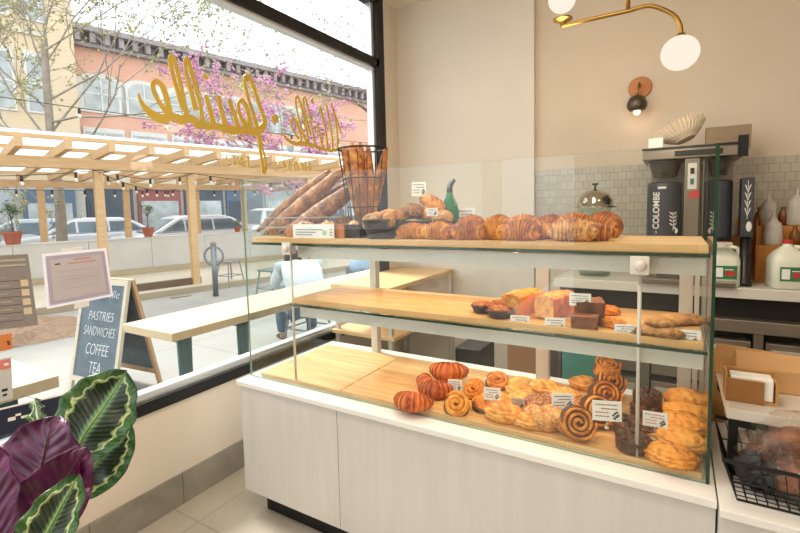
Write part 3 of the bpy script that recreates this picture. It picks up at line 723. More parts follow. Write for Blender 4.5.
while k < 40:
    w = random.uniform(1.6, 2.6); sf = lp('shopfront', MB().box(k, k+w-.2, -.02, .09, .2, 2.7), mats[i % len(mats)], rb)
    MB().box(k+.15, k+w-.35, -.05, -.021, .8, 2.1).build('shop_pane', m_win if i % 3 else m_shopd, sf); k += w; i += 1
yb = rooted('yellow_brick_building', 0, NFac-.6, 0, 'tall pale yellow brick building at the left across the street', 'building')
lp('wall', MB().box(-14, sL-.05, 0, 10, 3.0, 17), m_yel, yb); lp('ground_floor', MB().box(-14, sL-.05, .1, 10, 0, 3.0), plain('pale_shop_wall2', '#bcb8b0', .7), yb)
for z in (5.0, 9.2, 13.0): lp('string_course', MB().box(-14, sL-.05, -.1, 0, z, z+.22), m_lime, yb)
for px in (-5, 45):
    s, _ = sz(px, 90, NFac-.6)
    for z, h in ((3.5, 1.3), (6.0, 2.3), (9.9, 2.4), (13.6, 2.2)): bwin(yb, s, z, 1.15, h)
lp('rusticated_pier', MB().box(sL-1.05, sL-.1, -.2, 0, 3.0, 17), m_yel, yb)
for i in range(7):
    k = -10+i*2.2; sf = lp('shopfront', MB().box(k, k+1.9, -.02, .09, .2, 2.6), [m_shopg, m_shopd, m_shopr, m_shopg, m_shopd, m_shopg, m_shopb][i], yb); MB().box(k+.15, k+1.75, -.05, -.021, .7, 2.0).build('shop_pane', m_win, sf)
# ---- street trees
def limb(mb, p, d, L, r, depth, tips, rnd, spread=.55, grav=.05, seg=5, kids=(2, 3)):
    r = max(r, .008); pts = [p.copy()]; rs = [r]; q = p.copy(); dd = d.copy()
    for i in range(seg):
        dd = (dd+V([rnd.gauss(0, .13) for _ in range(3)])+V((0, 0, grav))).normalized(); q = q+dd*L/seg; pts.append(q.copy()); rs.append(r*(1-.55*(i+1)/seg))
    mb.tube(pts, rs, 6 if r > .03 else 4, cap=False)
    tips.append((pts, depth))
    if depth <= 0: return
    for k in range(rnd.randint(*kids)+(1 if depth > 2 else 0)):
        t = rnd.uniform(.35, 1); i = min(int(t*seg), seg-1); b0 = pts[i].lerp(pts[i+1], t*seg-i)
        nd = (dd+V([rnd.gauss(0, spread) for _ in range(3)])).normalized()
        limb(mb, b0, nd, L*rnd.uniform(.55, .8), rs[i]*.6, depth-1, tips, rnd, spread, grav, 4, kids)
LK = .24
def tree(name, pos, h, r, lean, m, label, seed, limbs, depth=3, bl=None, nb=0, blname='blossom', spread=.6, bsz=.05):
    o = empty(name, pos, label, 'tree'); rnd = random.Random(seed); mb = MB(); tips = []
    top = V(lean)*h; tr = [V((0, 0, 0)), top*.33+V((.03, .04, 0)), top*.66-V((.05, 0, 0)), top]
    mb.tube([V(p) for p in spline([tuple(q) for q in tr], 5)], [r*(1-.5*i/15) for i in range(16)], 10, cap=False)
    for (t, dx, dy, dz, L) in limbs: limb(mb, top*t, V((dx, dy, dz)).normalized(), L, r*LK*(1.25-t*.5), depth, tips, rnd, spread)
    mb.build('trunk_and_branches', m, o, smooth=True)
    if bl:
        mb = MB(); pool = [t for t, d in tips if d <= 2]
        for i in range(nb):
            pts = rnd.choice(pool); j = rnd.randrange(len(pts)-1); p = pts[j].lerp(pts[j+1], rnd.random())+V([rnd.gauss(0, .05) for _ in range(3)])
            d = V([rnd.gauss(0, 1) for _ in range(3)]).normalized(); x, y = frame(d); w = bsz*rnd.uniform(.6, 1.4)
            mb.add([p-x*w, p+y*w, p+x*w, p-y*w, p+d*w*.8, p-d*w*.8], [(0, 1, 4), (1, 2, 4), (2, 3, 4), (3, 0, 4), (1, 0, 5), (2, 1, 5), (3, 2, 5), (0, 3, 5)])
        mb.build(blname, bl, o)
    return o
m_bark = plain('pale_grey_bark', '#a79c8d', .9, var=.15, nscale=8); m_barkd = plain('dark_bark', '#7d6a66', .9, var=.2, nscale=8)
m_pink = plain('pink_blossom', '#ecb0d2', .8, var=.15, nscale=3); m_bud = plain('green_buds', '#b9b878', .8, var=.2, nscale=3)
# view helper: world direction of image right / up at a street depth
IR = RT.copy()
def tdir(ax, ay, aw=0): v_ = IR*ax+V((0, 0, 1))*ay+NT*aw; return (v_.x, v_.y, v_.z)
P = street(57, 200, 13.3); P.z = -.12
L_ = []
for (t, ax, ay, aw, L) in ((.42, -.9, .8, .1, 2.2), (.5, .95, .35, -.2, 3.2), (.55, -.7, .9, -.3, 2.6), (.62, .8, .7, .2, 2.8), (.7, -.8, .6, .2, 2.4), (.75, .9, .5, .1, 3.4), (.82, -.4, 1, 0, 2.4), (.9, .7, .9, -.2, 3), (1, .3, 1, 0, 2.4), (1, -.3, 1, .3, 2.2), (.66, 1, .12, -.5, 3.3), (.95, 1, .25, -.3, 3.6)):
    L_.append((t,)+tdir(ax, ay, aw)+(L,))
tree('bare_street_tree', P, 5.6, .13, (0, 0, 1), m_bark, 'tall bare pale barked tree in front of the yellow brick building', 4, L_, 4, m_bud, 4200, 'buds', .6, .034)
P = street(340, 200, 10.6); P.z = -.0
L_ = []
for (t, ax, ay, aw, L) in ((.45, -.6, .7, .1, 1.8), (.55, .5, .8, .2, 1.6), (.62, -.9, .45, -.2, 2.0), (.72, .6, .6, 0, 1.7), (.8, -.8, .6, .3, 2.0), (.9, .3, .9, .2, 1.6), (1, -.7, .7, 0, 2.0), (1, .1, 1, 0, 1.8), (1, -1, .2, .1, 1.9), (.7, -.5, .35, .4, 1.8), (.75, .9, .2, .2, 1.7)):
    L_.append((t,)+tdir(ax, ay, aw)+(L,))
tree('redbud_tree', P, 3.1, .10, tdir(-.62, 1.0), m_barkd, 'leaning tree full of pink blossom seen through the window behind the baguettes', 9, L_, 3, m_pink, 5200, 'blossom', .6, .042)
P = street(420, 150, 9.5); P.z = 0
L_ = [(t,)+tdir(ax, ay, aw)+(L,) for (t, ax, ay, aw, L) in ((.7, -1, .5, 0, 2.6), (.8, -.9, .8, .2, 2.6), (.9, -1, .3, .2, 3.0), (1, -.8, 1, 0, 2.6), (1, -.9, .1, 0, 2.4))]
tree('budding_tree', P, 4.6, .15, (0, 0, 1), m_barkd, 'thin bare tree whose twigs reach into the top right of the window', 21, L_, 3, m_bud, 160, 'buds', .5, .03)
# ---- chalkboard
m_cw = wood('white_washed_frame', '#d9ccb6', '#e8dfcd', rough=.6); m_cn = wood('natural_frame', '#cfa477', '#ddb98f', rough=.6)
def slate():
    b = NB('slate_blue_chalkboard'); co = b.coord('Object'); nz = b.N('ShaderNodeTexNoise', i_Scale=6, i_Detail=7, i_Roughness=.7); b.L(co, nz.inputs['Vector'])
    b.pbr(b.ramp(nz.outputs['Fac'], [(.3, '#5d6c78'), (.7, '#7f8e98')]), .85); return b.m
m_slate = slate(); m_chalk = plain('white_chalk', '#eef2f4', .9, var=.02)
BL, BR = V((-4.13, 1.69, 0)), V((-3.55, 1.745, 0))
# front face plane: its two feet and the hinge line
fx = (BR-BL).normalized(); wd = .57; bot = BL; hz = at(131, 281, 0, -3.54).z
nrm = V((fx.y, -fx.x, 0))
sbr = bpy.data.objects.new('sandwich_board', None); COL.objects.link(sbr); sbr.matrix_world = basis(fx, -nrm, (0, 0, 1), BL); tag(sbr, 'sidewalk chalkboard with wooden frame listing coffee and tea outside the window', 'sandwich board')
tilt = .20
Mf = Matrix.Rotation(-tilt, 4, 'X'); Lf = hz/cos(tilt)
def frame_parts(M, wood_m, first):
    mb = MB(); mb.box(0, .035, 0, .025, 0, Lf, M=M); mb.box(wd-.035, wd, 0, .025, 0, Lf, M=M); mb.box(.035, wd-.035, 0, .025, Lf-.045, Lf, M=M); mb.box(.035, wd-.035, 0, .025, .10, .14, M=M)
    mb.build('frame', wood_m, sbr)
    MB().box(.035, wd-.035, .008, .018, .14, Lf-.045, M=M).build('chalk_panel', m_slate, sbr)
frame_parts(Mf, m_cw, 1)
Mb = Matrix.Translation((0, 2*hz*math.tan(tilt)+.03, 0)) @ Matrix.Rotation(tilt, 4, 'X')
frame_parts(Mb, m_cn, 0)
for i, (t_, sz_, z_, sx) in enumerate((('elle', .09, .80, 1.1), ('PASTRIES', .105, .62, .74), ('SANDWICHES', .105, .50, .58), ('COFFEE', .125, .36, .66), ('TEA', .13, .22, .66))):
    text('chalk_writing', t_, sz_, m_chalk, sbr, Mf @ Matrix.Translation((wd*(.5 if i else .72), .006, z_)) @ Matrix.Rotation(pi/2, 4, 'X'), shear=.2, sx=sx, bold=-.0015)
# ---- benches
m_btop = wood('bench_plank', '#dcc298', '#ecd9b6', rough=.55); m_teal = plain('teal_painted_steel', '#4d6f73', .5, var=.06)
def bench(name, x0, x1, y0, y1, legs, label):
    r = empty(name, ((x0+x1)/2, y0, 0), label, 'table', 'plank tables on the pavement')
    o = V(r.location)
    def b(nm, mb, m): ob = mb.build(nm, m, r, bevel=.004); ob.matrix_parent_inverse = Matrix.Translation(-o); return ob
    b('tabletop', MB().box(x0, x1, y0, y1, .69, .74), m_btop)
    for ly in legs:
        b('leg', MB().prism([(ly-.045, .689), (ly+.045, .689), (ly+.03, .0125), (ly-.03, .0125)], x1-.07, x1-.05, 'yz'), m_teal)
        b('crossbar', MB().box(x0+.05, x1-.08, ly-.02, ly+.02, .65, .689), m_teal)
        b('foot', MB().box(x0+.02, x1-.02, ly-.03, ly+.03, -.0005, .012), m_teal)
bench('outdoor_table', -2.87, -2.37, 1.49, 4.6, (1.60, 2.02, 3.4, 4.4), 'long pale plank table with teal legs outside the window, right of the chalkboard')
bench('outdoor_table', -2.68, -2.19, -.8, .87, (-.5, .7), 'pale plank table corner outside the window, left of the chalkboard')
# ---- bike rack and stool
P = at(216, 296, 2, 0); r = empty('bike_rack', P, 'grey steel post with ring for locking bicycles', 'bike rack')
m_galv = plain('galvanised_steel', '#8d9496', .45, .6)
MB().tube([(0, 0, 0), (0, 0, .86)], .045, 14).build('post', m_galv, r, smooth=True); MB().lathe([(.05, .86), (.05, .9), (0, .92)], 14).build('cap', plain('dull_red_cap', '#9b7d77', .6), r)
x = IR.copy(); x.z = 0; x.normalize(); MB().tube([V((0, 0, .68))+x*.155*cos(t)+V((0, 0, .155*sin(t))) for t in [2*pi*k/32 for k in range(32)]], .018, 8, closed=True).build('ring', m_galv, r, smooth=True)
def stool(P, label, h=.48):
    r = empty('metal_stool', P, label, 'stool', 'metal stools on the pavement')
    MB().box(-.16, .16, -.16, .16, h-.03, h).build('seat', m_galv, r, bevel=.01)
    for sx in (-1, 1):
        for sy in (-1, 1): MB().tube([(sx*.13, sy*.13, h-.031), (sx*.19, sy*.19, 0)], .012, 8).build('leg', m_galv, r)
    MB().tube([(-.16, -.16, .2), (.16, -.16, .2), (.16, .16, .2), (-.16, .16, .2)], .008, 6, closed=True).build('footrest', m_galv, r)
stool(at(205, 292, 2, 0)+V((-.30, .1, 0))+ST*.6, 'small metal stool standing right behind the bike rack')
stool(at(273, 300, 2, 0), 'metal stool beyond the bench, seen left of the crouching person', .5)
o = MB().box(-.16, .16, -.05, .05, 0, .015).build('drain_grate', plain('rust_grate', '#a08c7c', .8), bevel=.003); o.matrix_world = SNM(*(lambda p: (p.dot(ST), p.dot(NT)))(at(181, 297, 2, 0)), .0); tag(o, 'little rusty grate on the pavement in front of the deck', 'grate')
# ---- people sitting on the bench
def person(P, face, label, shirt, trousers, hairc, k=1.0, lean=.55):
    r = bpy.data.objects.new('person', None); COL.objects.link(r); fy = V(face); fy.z = 0; fy.normalize(); fx_ = fy.cross(V((0, 0, 1)))
    r.matrix_world = basis(fx_*k, fy*k, V((0, 0, k)), P); tag(r, label, 'person')
    skin = plain('skin_tone', '#b98a6d', .55)
    def grow(name, verts, edges, m, sub=2):
        me = bpy.data.meshes.new(name); me.from_pydata([v_[0] for v_ in verts], edges, []); ob = bpy.data.objects.new(name, me); COL.objects.link(ob); ob.parent = r
        md = ob.modifiers.new('skin', 'SKIN'); 
        for i, v_ in enumerate(verts): me.skin_vertices[0].data[i].radius = v_[1] if isinstance(v_[1], tuple) else (v_[1], v_[1])
        me.skin_vertices[0].data[0].use_root = True
        md.use_smooth_shade = True; s_ = ob.modifiers.new('sub', 'SUBSURF'); s_.levels = sub; s_.render_levels = sub
        dg = bpy.context.evaluated_depsgraph_get(); dg.update(); m2 = bpy.data.meshes.new_from_object(ob.evaluated_get(dg)); ob.modifiers.clear(); ob.data = m2
        m2.materials.clear(); m2.materials.append(m); m2.polygons.foreach_set('use_smooth', [True]*len(m2.polygons)); return ob
    c, s_ = cos(lean), sin(lean)
    def up(d, l): return (0, l*s_*d, .50+l*c)
    # body: pelvis on the bench, spine bowed forward, head, arms reaching down to the knees, legs in front
    vb = [((0, 0, .50), (.14, .11)), ((0, .08, .68), (.13, .10)), ((0, .2, .80), (.145, .10)), ((0, .35, .86), (.09, .08)), ((0, .43, .88), (.05, .055)), ((0, .52, .90), (.075, .09)), ((0, .57, .94), (.07, .08)),
          ((.17, .33, .84), .06), ((.24, .40, .70), .042), ((.17, .58, .60), .032), ((.15, .64, .56), .03), ((-.17, .33, .84), .06), ((-.24, .40, .70), .042), ((-.17, .58, .60), .032), ((-.15, .64, .56), .03),
          ((.11, .05, .47), .095), ((.16, .45, .48), .07), ((.16, .47, .25), .05), ((.16, .42, .08), .035), ((.17, .56, .04), .035), ((-.11, .05, .47), .095), ((-.16, .45, .48), .07), ((-.16, .47, .25), .05), ((-.16, .42, .08), .035), ((-.17, .56, .04), .035)]
    eb = [(0, 1), (1, 2), (2, 3), (3, 4), (4, 5), (5, 6), (2, 7), (7, 8), (8, 9), (9, 10), (2, 11), (11, 12), (12, 13), (13, 14), (0, 15), (15, 16), (16, 17), (17, 18), (18, 19), (0, 20), (20, 21), (21, 22), (22, 23), (23, 24)]
    grow('body', vb, eb, skin)
    g = .018
    vs = [((0, -.02, .50), (.185, .145)), ((0, .05, .68), (.22, .17)), ((0, .17, .80), (.235, .16)), ((0, .32, .86), (.11, .09)), ((.18, .33, .84), .085), ((.245, .40, .70), .06), ((.19, .54, .62), .048), ((-.18, .33, .84), .085), ((-.245, .40, .70), .06), ((-.19, .54, .62), .048)]
    grow('shirt', vs, [(0, 1), (1, 2), (2, 3), (2, 4), (4, 5), (5, 6), (2, 7), (7, 8), (8, 9)], shirt)
    vt = [((0, .0, .47), (.165, .13)), ((.12, .06, .475), .115), ((.165, .45, .485), .088), ((.165, .475, .25), .07), ((.165, .43, .12), .06), ((-.12, .06, .475), .115), ((-.165, .45, .485), .088), ((-.165, .475, .25), .07), ((-.165, .43, .12), .06)]
    grow('trousers', vt, [(0, 1), (1, 2), (2, 3), (3, 4), (0, 5), (5, 6), (6, 7), (7, 8)], trousers)
    MB().blob(.098, .115, .10, (0, .53, .935), 18, 12).build('hair', hairc, r, smooth=True)
    for sx in (-1, 1):
        MB().blob(.05, .13, .045, (sx*.17, .53, .045), 14, 8, flat=.04).build('shoe', m_inkblack, r, smooth=True)
        mb = MB()
        for f_ in range(4): mb.tube([(sx*(.135+.018*f_), .63, .565), (sx*(.135+.018*f_), .69, .545), (sx*(.135+.018*f_), .72, .51)], [.010, .009, .007], 6)
        mb.tube([(sx*.125, .62, .56), (sx*.105, .655, .545), (sx*.10, .68, .525)], [.011, .01, .008], 6)
        mb.build('hand', skin, r, smooth=True)
m_shirt = plain('pale_blue_shirt', '#dfe8f0', .85, var=.05, nscale=8, bump=.6); m_jean = plain('blue_jeans', '#5d7690', .85, var=.15, nscale=14); m_hair = plain('dark_hair', '#3a3431', .7)
m_shirt2 = plain('light_blue_top', '#a9c3da', .85, var=.1); m_char = plain('charcoal_trousers', '#6d7b88', .85, var=.1)
Pp = V((-3.22, 3.52, -.06)); FD = V((-.85, .52, 0)).normalized()
person(Pp, FD, 'person in pale blue shirt and jeans bent forward with back turned beyond the table', m_shirt, m_jean, m_hair, 1.0)
stool(V((-3.24, 3.54, 0)), 'low metal stool that the bent person in the pale blue shirt sits on', .40)
Pp = V((-4.1, 5.6, -.06))
person(Pp, (.3, 1, 0), 'person in light blue top with grey trousers sitting further along beyond the first person', m_shirt2, m_char, m_hair, .95)
stool(V((-4.1, 5.6, 0)), 'low metal stool that the further person in light blue sits on', .38)

ALB[0] = 1.0
# ================================================================ BREADS AND PASTRIES
m_cro = crust('croissant_crust', '#fbc662', '#df8a26', '#8c410e', 26)
m_croO = crust('deep_orange_croissant_crust', '#f5a35a', '#dc6c2a', '#8c3a14', 26)
m_pow = crust('sugared_croissant_crust', '#f8cc84', '#d98f36', '#955018', 26, rough=.6, sugar=.55)
m_dan = crust('buttery_yellow_pastry', '#ffd884', '#f7ab48', '#c8701e', 30)
m_bag = crust('baguette_crust', '#dca260', '#9c5e24', '#5c3010', 18, rough=.6, sugar=.3)
m_bagl = crust('golden_baguette_crust', '#f0b562', '#c67c30', '#804614', 18, rough=.6, sugar=.15)
m_loaf = crust('round_loaf_crust', '#e8b878', '#b37236', '#6e3d18', 16, rough=.65, sugar=.45)
m_choc = crust('chocolate_pastry', '#9a5c3a', '#744026', '#472616', 34, rough=.3)
m_chocb = crust('brown_cinnamon_swirl', '#8a5330', '#6d3b20', '#472414', 34)
m_cook = crust('cookie_dough', '#e0b078', '#c08c52', '#80532e', 40, rough=.75)
m_turn = crust('flaky_golden_turnover', '#ffc768', '#f2a038', '#bd6a1c', 34)
m_cake = crust('sponge_cake', '#fbd492', '#f2b868', '#cf8a40', 40, rough=.75)
m_orng = crust('orange_cake', '#f6ab50', '#e48830', '#b45c1e', 30, rough=.5)
m_brown = crust('brown_loaf_cake', '#a06a46', '#7c4c30', '#58341f', 30, rough=.6)
m_tart = crust('tart_filling', '#dc8e4a', '#bb6634', '#80482a', 45)
m_cup = plain('dark_paper_cup', '#4d4650', .7)
def nzz(p, s, a=0): return noise.noise(V(p)*s+V((a, a*1.7, a*.3)))
def croissant(name, m, L=.15, R=.037, bend=1.0, seg=7, seed=0, flatz=.72, point=.6):
    n = 96; N_ = 22; pts = []; rad = []; fr_ = []; e_ = []; bk = []
    for i in range(n+1):
        t = i/n; a = (t-.5)*bend*2.2; Rr = L/(2*math.sin(min(bend*1.1, 1.5))) if bend > .05 else 1e3
        x, y = (Rr*sin(a), -Rr*(cos(a)-1)*1.0) if bend > .05 else ((t-.5)*L, 0)
        e = sin(pi*t)**point
        ph = abs(t-.5)*seg*2; fr = ph-math.floor(ph); k = max(0, 1-math.floor(ph)/(seg))
        step = 1-.22*fr**1.6+(.03 if fr < .12 else 0)
        pts.append(V((x, y, 0))); rad.append(max(.004, R*e*step)); fr_.append(fr); e_.append(e)
    mb = MB(); vs = []; fs = []; px = None
    for i, (p, r) in enumerate(zip(pts, rad)):
        d = (pts[min(i+1, n)]-pts[max(i-1, 0)]).normalized(); sd = V((-d.y, d.x, 0))
        for k in range(N_):
            th = 2*pi*k/N_; q = p+(sd*cos(th)*1.06+V((0, 0, 1))*sin(th)*.92)*r
            q = q*(1)+V((0, 0, 1))*0
            nn = 1+.10*nzz(q, 22, seed+3)+.05*nzz(q, 60, seed)
            q = p+(q-p)*nn
            if q.z < -R*flatz*.9: q.z = -R*flatz*.9
            vs.append(q); bk.append(.40-.75*fr_[i]+.35*sin(th)+(.25 if e_[i] < .45 else 0))
    for i in range(n):
        for k in range(N_): fs.append((i*N_+k, i*N_+(k+1) % N_, (i+1)*N_+(k+1) % N_, (i+1)*N_+k))
    fs.append(tuple(range(N_-1, -1, -1))); fs.append(tuple(n*N_+k for k in range(N_)))
    z0 = min(v_.z for v_ in vs); ym = sum(v_.y for v_ in vs)/len(vs)
    mb.add([v_-V((0, ym, z0)) for v_ in vs], fs); return mb.build(name, m, smooth=True, bake=bk)
def loafb(name, m, L, W_, H, seed=0, cuts=4, cd_=.26, ang=.6, rough_=.06):
    bk = []
    def fn(d, th, ph):
        u = d.x*L*.5+d.y*W_*ang; s_ = sin(u/L*cuts*2*pi); bk.append(.45*s_*max(0, d.z)+.1*d.z)
        return 1+cd_*.5*(abs(s_)**.6-.6)*max(0, d.z)+rough_*nzz(d, 3, seed)+.03*nzz(d, 9, seed)
    mb = MB(); mb.blob(L/2, W_/2, H*.62, nu=44, nv=26, fn=fn, flat=H*.38)
    z0 = min(v_.z for v_ in mb.v); mb.v = [v_-V((0, 0, z0)) for v_ in mb.v]; return mb.build(name, m, smooth=True, bake=bk)
def swirl(name, m, m2, R, H, turns=2.6, seed=0, rr=None):
    """flat coiled roll lying down: a rope of dough wound round itself on a dark filling"""
    rr = rr or R/(turns+.6)/2*1.12; n = int(34*turns); pts = []; rad = []
    for i in range(n+1):
        t = i/n; a = t*turns*2*pi; r = rr*.5+(R-rr*1.2)*t; pts.append(V((r*cos(a), r*sin(a), H*.55+H*.12*(1-t)))); rad.append(rr*(1+.08*nzz(pts[-1], 40, seed))*(1 if t < .94 else 1-(t-.94)*8))
    mb = MB(); mb.tube(pts, rad, 12, sq=(1, 1)); 
    for v_ in mb.v: v_.z = max(0, H*.5+(v_.z-H*.5)*(H*.5/rr)*.95)
    o = mb.build(name, m, smooth=True)
    MB().lathe([(0, 0.001), (R*.88, 0.001), (R*.9, H*.3), (R*.80, H*.62), (0, H*.66)], 28).build('filling', m2, o, smooth=True)
    return o
def coil_thick(name, m, m2, R, W_, turns=3):
    """big cinnamon roll: broad ribbon of dough coiled round its axis (z = axis)"""
    n = int(40*turns); th_ = R/(turns+.3); vs = []; fs = []
    for i in range(n+1):
        t = i/n; a = t*turns*2*pi; r = th_*.35+(R-th_*.8)*t; b = th_*.27
        prof = [(-b, -W_*.42), (-b*.6, -W_*.5), (b*.6, -W_*.5), (b, -W_*.42), (b, W_*.42), (b*.6, W_*.5), (-b*.6, W_*.5), (-b, W_*.42)]
        for (dr, z) in prof:
            w_ = 1+.05*nzz((cos(a)*r, sin(a)*r, z), 30, 2); vs.append(V(((r+dr)*cos(a)*w_, (r+dr)*sin(a)*w_, z*w_+.006*(1-t))))
    for i in range(n):
        for k in range(8): fs.append((i*8+k, i*8+(k+1) % 8, (i+1)*8+(k+1) % 8, (i+1)*8+k))
    fs += [tuple(range(7, -1, -1)), tuple(n*8+k for k in range(8))]
    mb = MB(); mb.add(vs, fs); o = mb.build(name, m, smooth=True)
    MB().lathe([(0, -W_*.42), (R*.82, -W_*.42), (R*.82, W_*.42), (0, W_*.42)], 30).build('filling', m2, o)
    return o
def turnover(name, m, L=.12, W_=.085, H=.045, seed=0):
    bk = []
    def fn(d, th, ph):
        bk.append(.2*sin(d.x*14+d.y*6+3*nzz(d, 2, seed))*max(0, d.z)-.25*(1-abs(d.z))+.12); lay = .07*sin(ph*16+nzz(d, 3, seed)*3); return 1+lay*(1-abs(d.z))+.12*nzz(d, 2.5, seed)+.05*nzz(d, 8, seed)+.025*sin(d.x*14+d.y*6)*max(0, d.z)
    mb = MB(); mb.blob(L/2, W_/2, H*.6, nu=44, nv=30, fn=fn, flat=H*.35); z0 = min(v_.z for v_ in mb.v); mb.v = [v_-V((0, 0, z0)) for v_ in mb.v]; return mb.build(name, m, smooth=True, bake=bk)
def twist(name, m, L=.13, r=.021, seed=0, turns=1.6):
    mb = MB()
    for k in range(2):
        pts = []; rad = []
        for i in range(40):
            t = i/39; a = t*turns*2*pi+k*pi; e = sin(pi*min(max(t, .04), .96))**.35; pts.append(V(((t-.5)*L, cos(a)*r*.75*e, r+sin(a)*r*.62*e))); rad.append(r*(.45+.55*e)*(1+.07*nzz(pts[-1], 60, seed)))
        mb.tube(pts, rad, 12)
    for v_ in mb.v: v_.z = max(v_.z, 0)
    return mb.build(name, m, smooth=True)
def choc_round(name, R=.055, H=.045, seed=0):
    mb = MB(); n = 36; fl_ = [(0, 0), (R*.9, 0), (R*.96, H*.1), (R, H*.9), (R*.93, H), (R*.85, H*.9), (0, H*.86)]
    mb.lathe(fl_, n); o = mb.build(name, m_choc, smooth=False)
    rnd = random.Random(seed); mb = MB()
    for i in range(26):
        a = rnd.uniform(0, 6.28); q = R*.78*sqrt(rnd.random()); s_ = rnd.uniform(.009, .017)
        mb.blob(s_, s_*.8, s_*.7, (q*cos(a), q*sin(a), H*.9+rnd.uniform(0, .012)*(1-q/R)), 10, 7, fn=lambda d, th, ph: 1+.25*nzz(d, 3, i))
    mb.build('chocolate_crumble', m_choc, o, smooth=True); return o
def cookie(name, R=.045, H=.028, seed=0):
    mb = MB(); mb.blob(R, R, H*.6, nu=30, nv=14, fn=lambda d, th, ph: 1+.08*nzz(d, 3, seed)+.10*nzz(d, 8, seed), flat=H*.4); z0 = min(v_.z for v_ in mb.v); mb.v = [v_-V((0, 0, z0)) for v_ in mb.v]
    return mb.build(name, m_cook, smooth=True)
def put(o, P, rz, label, cat, group=None, scale=1, rot=None):
    o.location = P; o.rotation_euler = rot if rot else (0, 0, rz); o.scale = (scale,)*3 if not hasattr(scale, '__len__') else scale
    return tag(o, label, cat, group)
ZT, ZM, ZL = 1.2855, 1.0205, .6555
# prototypes made on first use, later ones copied
_first = {}
def inst(key, make, P, rz, label, cat, group=None, scale=1, rot=None):
    if key not in _first: _first[key] = o = make(); return put(o, P, rz, label, cat, group, scale, rot)
    return dup(_first[key], P, rot if rot else (0, 0, rz), label, group, scale)
CR = [lambda i=i: croissant('croissant', m_cro, .128, .041, .8, 5, i*5, point=.5) for i in range(3)]
G1 = 'croissants along the top shelf'
# --- front row on top shelf (px, Y, rot, scale)
for i, (px, Y, rz, s_, lab) in enumerate([
    (412, 1.515, .1, .88, 'plump golden croissant at the front of the top shelf, right beside the dark round basket'),
    (437, 1.510, -.05, .92, 'golden croissant, second from the left in the front row of the top shelf'),
    (469, 1.52, .2, .98, 'golden ridged croissant on top shelf front, below the small leaf sign'),
    (493, 1.535, -.2, .9, 'croissant with flaking top in the middle of the front row on top shelf'),
    (521, 1.52, .1, .98, 'big rounded golden croissant on the top shelf, just left of the sugared one')]):
    inst(('cr', i % 3), CR[i % 3], V((xat(px, Y), Y, ZT)), pi+rz, lab, 'croissant', G1, (s_, s_, s_*1.12))
PW = lambda: croissant('croissant', m_pow, .155, .044, .7, 5, 40, point=.55)
inst('pow', PW, V((xat(572, 1.52), 1.52, ZT)), pi-.1, 'large croissant dusted with powdered sugar, frontmost at the right of the top shelf', 'croissant', G1, (.98, .98, 1.1))
for i, (px, Y, rz, s_, lab) in enumerate([
    (425, 1.60, .3, .85, 'croissant in the second row behind the two leftmost front croissants'),
    (452, 1.60, -.3, .85, 'half hidden croissant in the second row under the little price card'),
    (482, 1.63, .2, .9, 'second row croissant behind the flaking one, near the leaf sign'),
    (512, 1.63, -.2, .9, 'second row croissant left behind the big rounded one'),
    (541, 1.61, .3, .92, 'croissant peeking out between the big rounded and the sugared croissants'),
    (596, 1.575, -.5, .9, 'brown croissant tucked behind the right end of the sugared croissant')]):
    inst(('cr', (i+1) % 3), CR[(i+1) % 3], V((xat(px, Y), Y, ZT)), rz, lab, 'croissant', G1, s_)
for i, (px, Y, rz, s_, lab) in enumerate([
    (470, 1.735, .1, .9, 'dark topped croissant in the back row, leftmost beside the leaf sign'),
    (497, 1.735, 0, .9, 'back row croissant on the top shelf, second from the leaf sign'),
    (523, 1.735, .2, .9, 'back row croissant behind the big rounded croissant'),
    (549, 1.74, 0, .9, 'back row croissant left behind the sugared croissant'),
    (574, 1.735, .1, .95, 'dark croissant directly behind the sugared one in the back row'),
    (601, 1.71, -.4, .98, 'rightmost croissant of the back row, its tip pointing to the coffee brewer')]):
    inst(('cb', i % 2), (lambda i=i: croissant('croissant', m_cro, .13, .046, .8, 5, 60+i, point=.5)), V((xat(px, Y), Y, ZT)), pi+rz, lab, 'croissant', G1, (s_, s_, s_*1.3))
# --- bottom board
G2 = 'orange croissants on the lower board'
CO = [lambda i=i: croissant('croissant', m_croO, .145, .043, 1.1, 6, 20+i, point=.6) for i in range(2)]
for i, (px, py, rz, s_, lab, dz) in enumerate([
    (413, 408, .1, .84, 'orange croissant at the far left front of the pastries on the lower board', 0),
    (437, 396, .5, .82, 'orange croissant, second from left on lower board, showing its ribs', 0),
    (449, 382, .3, .92, 'orange croissant at the back left, lying behind the white card', .02),
    (429, 388, -.7, .72, 'small orange croissant wedged between the front two and the rear one', 0)]):
    P = at(px, py, 2, ZL); P.z = ZL+dz; inst(('co', i % 2), CO[i % 2], P, rz, lab, 'croissant', G2, (s_*1.12, s_*1.12, s_*1.2))
G3 = 'raisin swirls on the lower board'
SW = lambda: swirl('raisin_swirl', m_dan, m_brown, .058, .036, 2.4, rr=.0095)
for (px, py, s_, rx, rz, lab, dz) in [
    (457, 411, .92, .75, .2, 'pale raisin swirl standing tilted at the front, right of the orange croissants', .012),
    (475, 396, .85, .6, -.2, 'pale raisin swirl behind the front one, left of the second white card', .012),
    (497, 386, .95, .35, .3, 'pale raisin swirl at the back near the middle steel post', .0),
    (483, 409, .8, .2, 1, 'flat lying swirl between the front and rear raisin swirls', 0)]:
    P = at(px, py, 2, ZL); P.z = ZL+.003+dz; inst('sw', SW, P, 0, lab, 'pastry', G3, s_, (rx, 0, rz))
G4 = 'mixed buttery pastries on the lower board'
TW = lambda: twist('twisted_pastry', m_dan, .15, .024, 3)
TO = [lambda i=i: turnover('flaky_pastry', m_dan, .15, .105, .062, 5+i) for i in range(3)]
